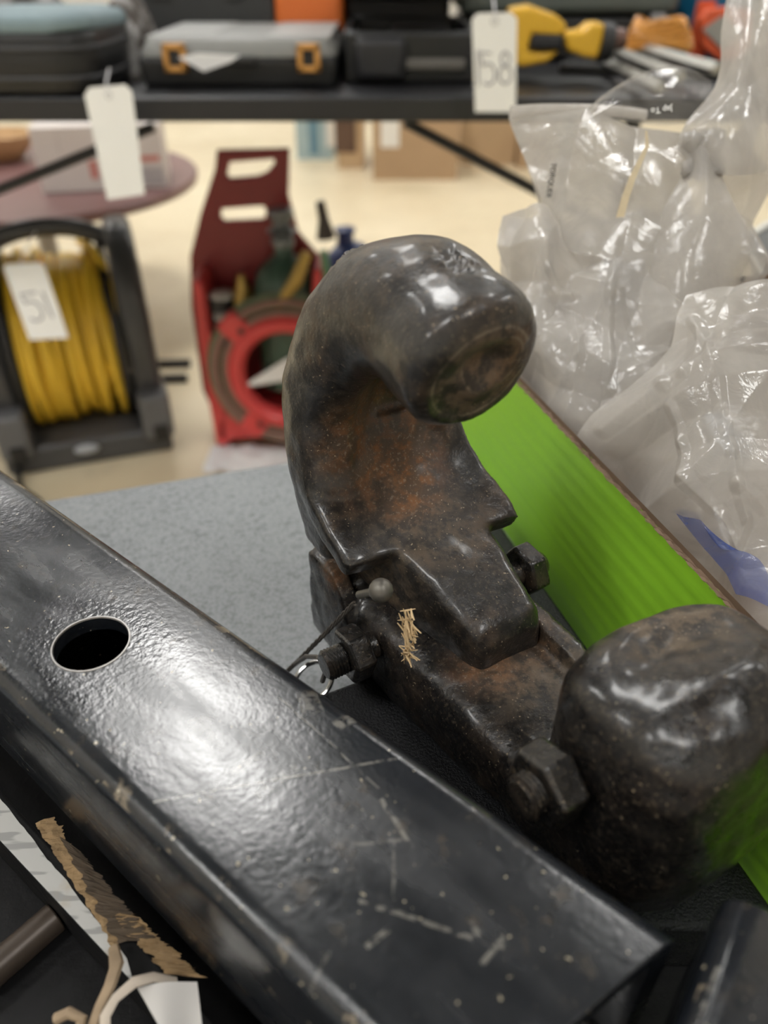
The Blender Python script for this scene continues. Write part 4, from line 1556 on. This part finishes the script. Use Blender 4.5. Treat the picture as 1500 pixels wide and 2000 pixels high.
# dark bars on the floor between the reel and the caddy
for k, (xa, xb, y) in enumerate(((300, 372, 709), (305, 366, 738))):
    a, b = PZ(xa, y, .015), PZ(xb, y - 2, .015)
    o = MB().box((0, 0, 0), ((b - a).length, .022, .022), Matrix.Rotation(math.atan2((b - a).y, (b - a).x), 3, 'Z')).build('dark_bar', blk_c, loc=(a + b) / 2 - Vector((0, 0, .0035)), bevel=.003)
    tag(o, ('farther' if k == 0 else 'nearer') + ' of two short dark bars on the floor behind the hose reel', 'bar')

# ================================================================== RED TORCH CADDY
YC = 1.70
rc = thing('torch_caddy', 'red plastic caddy with gas bottle and wound hose, on the floor', 'caddy', (PZ(520, 885, 0).x, YC, 0))
rco = rc.location.copy()
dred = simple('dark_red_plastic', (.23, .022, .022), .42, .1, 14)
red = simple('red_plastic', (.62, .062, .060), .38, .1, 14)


def cpt(x, y, Y=YC):
    p = PY(x, y, Y) - rco
    return (p.x, p.z)


def plate_with_slots(name, outline, slots, Y, thick, mat):
    cu = bpy.data.curves.new(name, 'CURVE')
    cu.dimensions = '2D'
    cu.fill_mode = 'BOTH'
    cu.extrude = thick / 2
    cu.bevel_depth = .004
    cu.bevel_resolution = 1
    for pts_ in [outline] + slots:
        sp = cu.splines.new('POLY')
        sp.points.add(len(pts_) - 1)
        for i, (x, y) in enumerate(pts_):
            px, pz = cpt(x, y, Y)
            sp.points[i].co = (px, pz, 0, 1)
        sp.use_cyclic_u = True
    o = bpy.data.objects.new(name, cu)
    C.objects.link(o)
    me_ = evaluated(o)
    bpy.data.objects.remove(o)
    me_.transform(Matrix.Translation((0, Y - rco.y, 0)) @ Matrix.Rotation(R(90), 4, 'X'))
    me_.materials.clear()
    me_.materials.append(mat)
    o = bpy.data.objects.new(name, me_)
    return link(o, rc)


YB = YC + .12
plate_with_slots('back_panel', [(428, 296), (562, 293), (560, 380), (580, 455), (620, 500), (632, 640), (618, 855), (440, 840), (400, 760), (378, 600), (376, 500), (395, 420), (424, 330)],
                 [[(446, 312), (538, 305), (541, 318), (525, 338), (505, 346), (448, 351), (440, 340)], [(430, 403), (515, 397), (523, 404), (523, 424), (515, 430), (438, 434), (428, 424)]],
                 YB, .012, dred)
# side walls
for sd, pts_ in ((-1, [(376, 540), (398, 545), (415, 640), (440, 700), (452, 862), (425, 868), (395, 700)]), (1, [(628, 520), (612, 520), (604, 700), (590, 862), (622, 862), (640, 700)])):
    q = [cpt(x, y, YC + .01) for x, y in pts_]
    MB().prism(q, Matrix.Translation((0, .11, 0)) @ Matrix(((1, 0, 0, 0), (0, 0, -1, 0), (0, 1, 0, 0), (0, 0, 0, 1))), .12).build('side_wall', red, rc, bevel=.012, seg=3)
q = [cpt(x, y, YC) for x, y in ((424, 858), (630, 846), (628, 800), (425, 808))]
MB().prism(q, Matrix.Translation((0, .12, 0)) @ Matrix(((1, 0, 0, 0), (0, 0, -1, 0), (0, 1, 0, 0), (0, 0, 0, 1))), .13).build('bottom_tray', red, rc, bevel=.01, seg=3)
hc = Vector((cpt(565, 728, YC - .03)[0], -.03, cpt(565, 728, YC - .03)[1]))
Mv = Matrix.Rotation(R(90), 4, 'X')
MB().torus(hc, .125, .022, Mv, 44, 10, sq=1.2).build('hose_hub', red, rc)
for a in (135, 235, 45, 310):
    p = hc + Vector((math.cos(R(a)) * .158, 0, math.sin(R(a)) * .158))
    Ma = Matrix.Translation(p) @ Matrix.Rotation(-R(a), 4, 'Y')
    lo = MB().box((0, 0, 0), (.075, .035, .06), Ma.to_3x3()).build('hub_lug', red, rc, bevel=.010, seg=3)
    lo.location = p
    MB().cyl((.012, -.02, 0), (.012, -.012, 0), .008, n=12).build('lug_hole', blk_c, lo)
hg, hr = simple('green_hose', (.13, .15, .085), .5, .15, 20), simple('red_hose', (.26, .14, .11), .5, .15, 20)
for k in range(4):
    MB().torus(hc + Vector((0, .012 * (k % 2) - .005, 0)), .150 + .0125 * k, .0085, Mv, 48, 8).build('hose_coil', hg if k % 2 else hr, rc)
gr = simple('green_cylinder', (.045, .085, .06), .4, .15, 12)
gx, gz = cpt(560, 572, YC + .05)
MB().lathe([(.075, gz - .22), (.076, gz - .02), (.074, gz + .02), (.062, gz + .055), (.036, gz + .080), (.022, gz + .088), (.020, gz + .11)], (gx, .05, 0)).build('gas_bottle', gr, rc, angle=60)
vg = simple('grey_valve', (.20, .21, .22), .35, .1, metal=.5)
MB().lathe([(.018, gz + .105), (.026, gz + .112), (.026, gz + .125), (.018, gz + .132), (.034, gz + .142), (.022, gz + .150), (.018, gz + .16), (.026, gz + .168), (.030, gz + .186), (.012, gz + .192)], (gx, .05, 0), n=16).build('bottle_valve', vg, rc)
brs = simple('brass', (.38, .25, .07), .35, .2, 30, metal=.7)
a, b = cpt(600, 490, YC), cpt(545, 590, YC)
MB().tube([Vector((a[0], -.01, a[1])), Vector(((a[0] + b[0]) / 2 + .01, -.025, (a[1] + b[1]) / 2)), Vector((b[0], -.02, b[1]))], [.012, .016, .012], 10).build('brass_torch', brs, rc)
a = cpt(472, 592, YC)
MB().lathe([(.026, a[1] - .03), (.028, a[1]), (.016, a[1] + .03), (.008, a[1] + .055)], (a[0], .03, 0), n=16).build('brass_nozzle', brs, rc)
for x, y in ((432, 578), (446, 608)):
    a = cpt(x, y, YC + .02)
    MB().lathe([(.034, a[1] - .09), (.034, a[1] - .004)], (a[0], .03 - .03 * (y > 600), 0), n=20).build('canister', blk_c, rc)
    MB().lathe([(.030, a[1] - .004), (.030, a[1] + .002), (.024, a[1] + .006)], (a[0], .03 - .03 * (y > 600), 0), n=20).build('canister_cap', simple('pale_cap', (.55, .53, .50), .5), rc)
a, b = cpt(624, 398, YC), cpt(636, 470, YC)
MB().tube([Vector((a[0], .02, a[1])), Vector((a[0] + .006, .02, (a[1] + b[1]) / 2)), Vector((b[0], .02, b[1]))], [.010, .012, .022], 12).build('regulator', simple('dark_brass', (.05, .04, .035), .4, metal=.4), rc)
a, b = cpt(632, 490, YC), cpt(640, 600, YC)
MB().tube([Vector((a[0], 0, a[1])), Vector((a[0] + .006, 0, (a[1] + b[1]) / 2)), Vector((b[0], 0, b[1]))], .009, 8).build('green_lead', simple('bright_green_hose', (.09, .22, .12), .45), rc)
bx = PY(684, 470, YC + .24)
bc = thing('blue_gas_bottle', 'dark blue gas bottle standing behind the hook, right of the red caddy', 'gas bottle', (bx.x, bx.y, 0))
MB().lathe([(.062, 0), (.065, .01), (.065, bx.z - .08), (.058, bx.z - .035), (.035, bx.z - .01)], n=32).build('bottle_body', simple('blue_paint', (.012, .035, .15), .35, .1), bc, angle=60)
MB().lathe([(.022, bx.z - .012), (.02, bx.z + .02), (.026, bx.z + .022), (.026, bx.z + .03), (.01, bx.z + .034)], (-.012, 0, 0), n=16).build('bottle_valve', MATS['blue_paint'], bc)
# white paper inside and under
q = [cpt(x, y, YC - .02) for x, y in ((485, 742), (565, 692), (612, 690), (612, 728), (490, 748))]
pi_ = MB().prism([(x - q[0][0], z - q[0][1]) for x, z in q], Matrix(((1, 0, 0, 0), (0, 0, -1, 0), (0, 1, 0, 0), (0, 0, 0, 1))), .002).build('paper_sheet', simple('clean_paper', (.78, .77, .76), .6, .04), loc=Vector((q[0][0], -.035, q[0][1])) + rco)
tag(pi_, 'white paper sheet tucked behind the hose ring of the red caddy', 'paper')
p_ = PZ(505, 898, 0)
f = crumple_fn(71, .006, .05)
o_ = MB().grid(lambda u, v: Vector(((u - .5) * .26, (v - .5) * .13, .003 + .018 * (1 - (2 * u - 1) ** 2) * (1 - (2 * v - 1) ** 2) + max(0, f(Vector((u * .3, v * .2, 0)))))), 30, 20).build('crumpled_paper', MATS['clean_paper'], loc=p_, angle=180)
tag(o_, 'white crumpled paper on the floor at the foot of the red caddy', 'paper')

# ================================================================== CARTONS AT THE BACK
card = simple('brown_card', (.43, .29, .17), .75, .1, 8)
card2 = simple('pale_brown_card', (.52, .37, .22), .75, .1, 8)
tape = simple('orange_tape', (.80, .25, .12), .5, .08)
whl = simple('white_label', (.78, .76, .72), .6, .05)


def carton(xa, xb, ybase, h, dep, label, mat=card, name='cardboard_box', open_=False):
    a, b = PZ(xa, ybase, 0), PZ(xb, ybase, 0)
    wd_ = b.x - a.x
    t = thing(name, label, 'box', ((a.x + b.x) / 2, a.y, 0))
    m_ = MB()
    m_.box((0, .004, h / 2), (wd_, .008, h)).box((0, dep - .004, h / 2), (wd_, .008, h))
    m_.box((-wd_ / 2 + .004, dep / 2, h / 2), (.008, dep - .016, h)).box((wd_ / 2 - .004, dep / 2, h / 2), (.008, dep - .016, h))
    m_.box((0, dep / 2, .004), (wd_ - .016, dep - .016, .008))
    m_.build('box_wall', mat, t)
    if open_:
        for s_ in (-1, 1):
            MB().box((s_ * (wd_ / 2 + .09), dep / 2, h - .04), (.20, dep, .006), Matrix.Rotation(s_ * R(28), 3, 'Y')).build('flap', mat, t)
    else:
        for s_ in (0, 1):
            MB().box((0, dep * (.25 + .5 * s_), h + .003), (wd_, dep * .495, .006)).build('flap', mat, t)
    return t, wd_


t, wd_ = carton(728, 892, 352, .42, .40, 'brown cardboard box with orange tape and white labels, behind the hook')
MB().box((-.12, -.002, .39), (.16, .003, .05)).build('orange_tape', tape, t)
MB().box((.13, -.002, .38), (.13, .003, .06)).build('white_label', whl, t)
MB().box((-.14, -.002, .24), (.10, .003, .14)).build('white_label', whl, t)
t, wd_ = carton(660, 712, 330, .62, .30, 'tall brown cardboard box left of the taped box', card2)
MB().box((-.03, -.003, .2), (.12, .004, .22)).build('opening_shade_panel', simple('brown_shadow_card', (.12, .07, .045), .8), t)  # flat panel on a closed wall, an opening's shade painted in brown
MB().box((.1, -.003, .45), (.05, .004, .24)).build('cream_label', simple('cream_label', (.72, .62, .34), .6), t)
t, wd_ = carton(898, 1004, 322, .66, .42, 'large brown cardboard box right of the taped box', card2)
MB().box((0, -.002, .5), (.03, .003, .3)).build('packing_tape', simple('tan_tape', (.45, .30, .15), .4), t)
t, wd_ = carton(1012, 1130, 330, .7, .42, 'brown cardboard box at the right end of the box row', card)
t, wd_ = carton(580, 650, 312, .55, .3, 'pale blue and white printed box left of the brown boxes', simple('pale_blue_print', (.36, .47, .50), .6, .25, 9), 'printed_box')
MB().box((0, -.002, .2), (.06, .003, .34)).build('blue_panel', simple('blue_panel', (.13, .25, .33), .6, .2, 12), t)
MB().box((.105, -.002, .3), (.05, .003, .45)).build('white_label', whl, t)
p_ = PZ(852, 262, .45)
o_ = MB().ball((0, 0, .0), (.07, .06, .05), seg=16).build('yellow_pouch', simple('yellow_pouch', (.75, .55, .10), .5), loc=(PY(850, 250, 4.75).x, 4.80, .475))
tag(o_, 'small yellow pouch on top of the taped cardboard box', 'pouch')
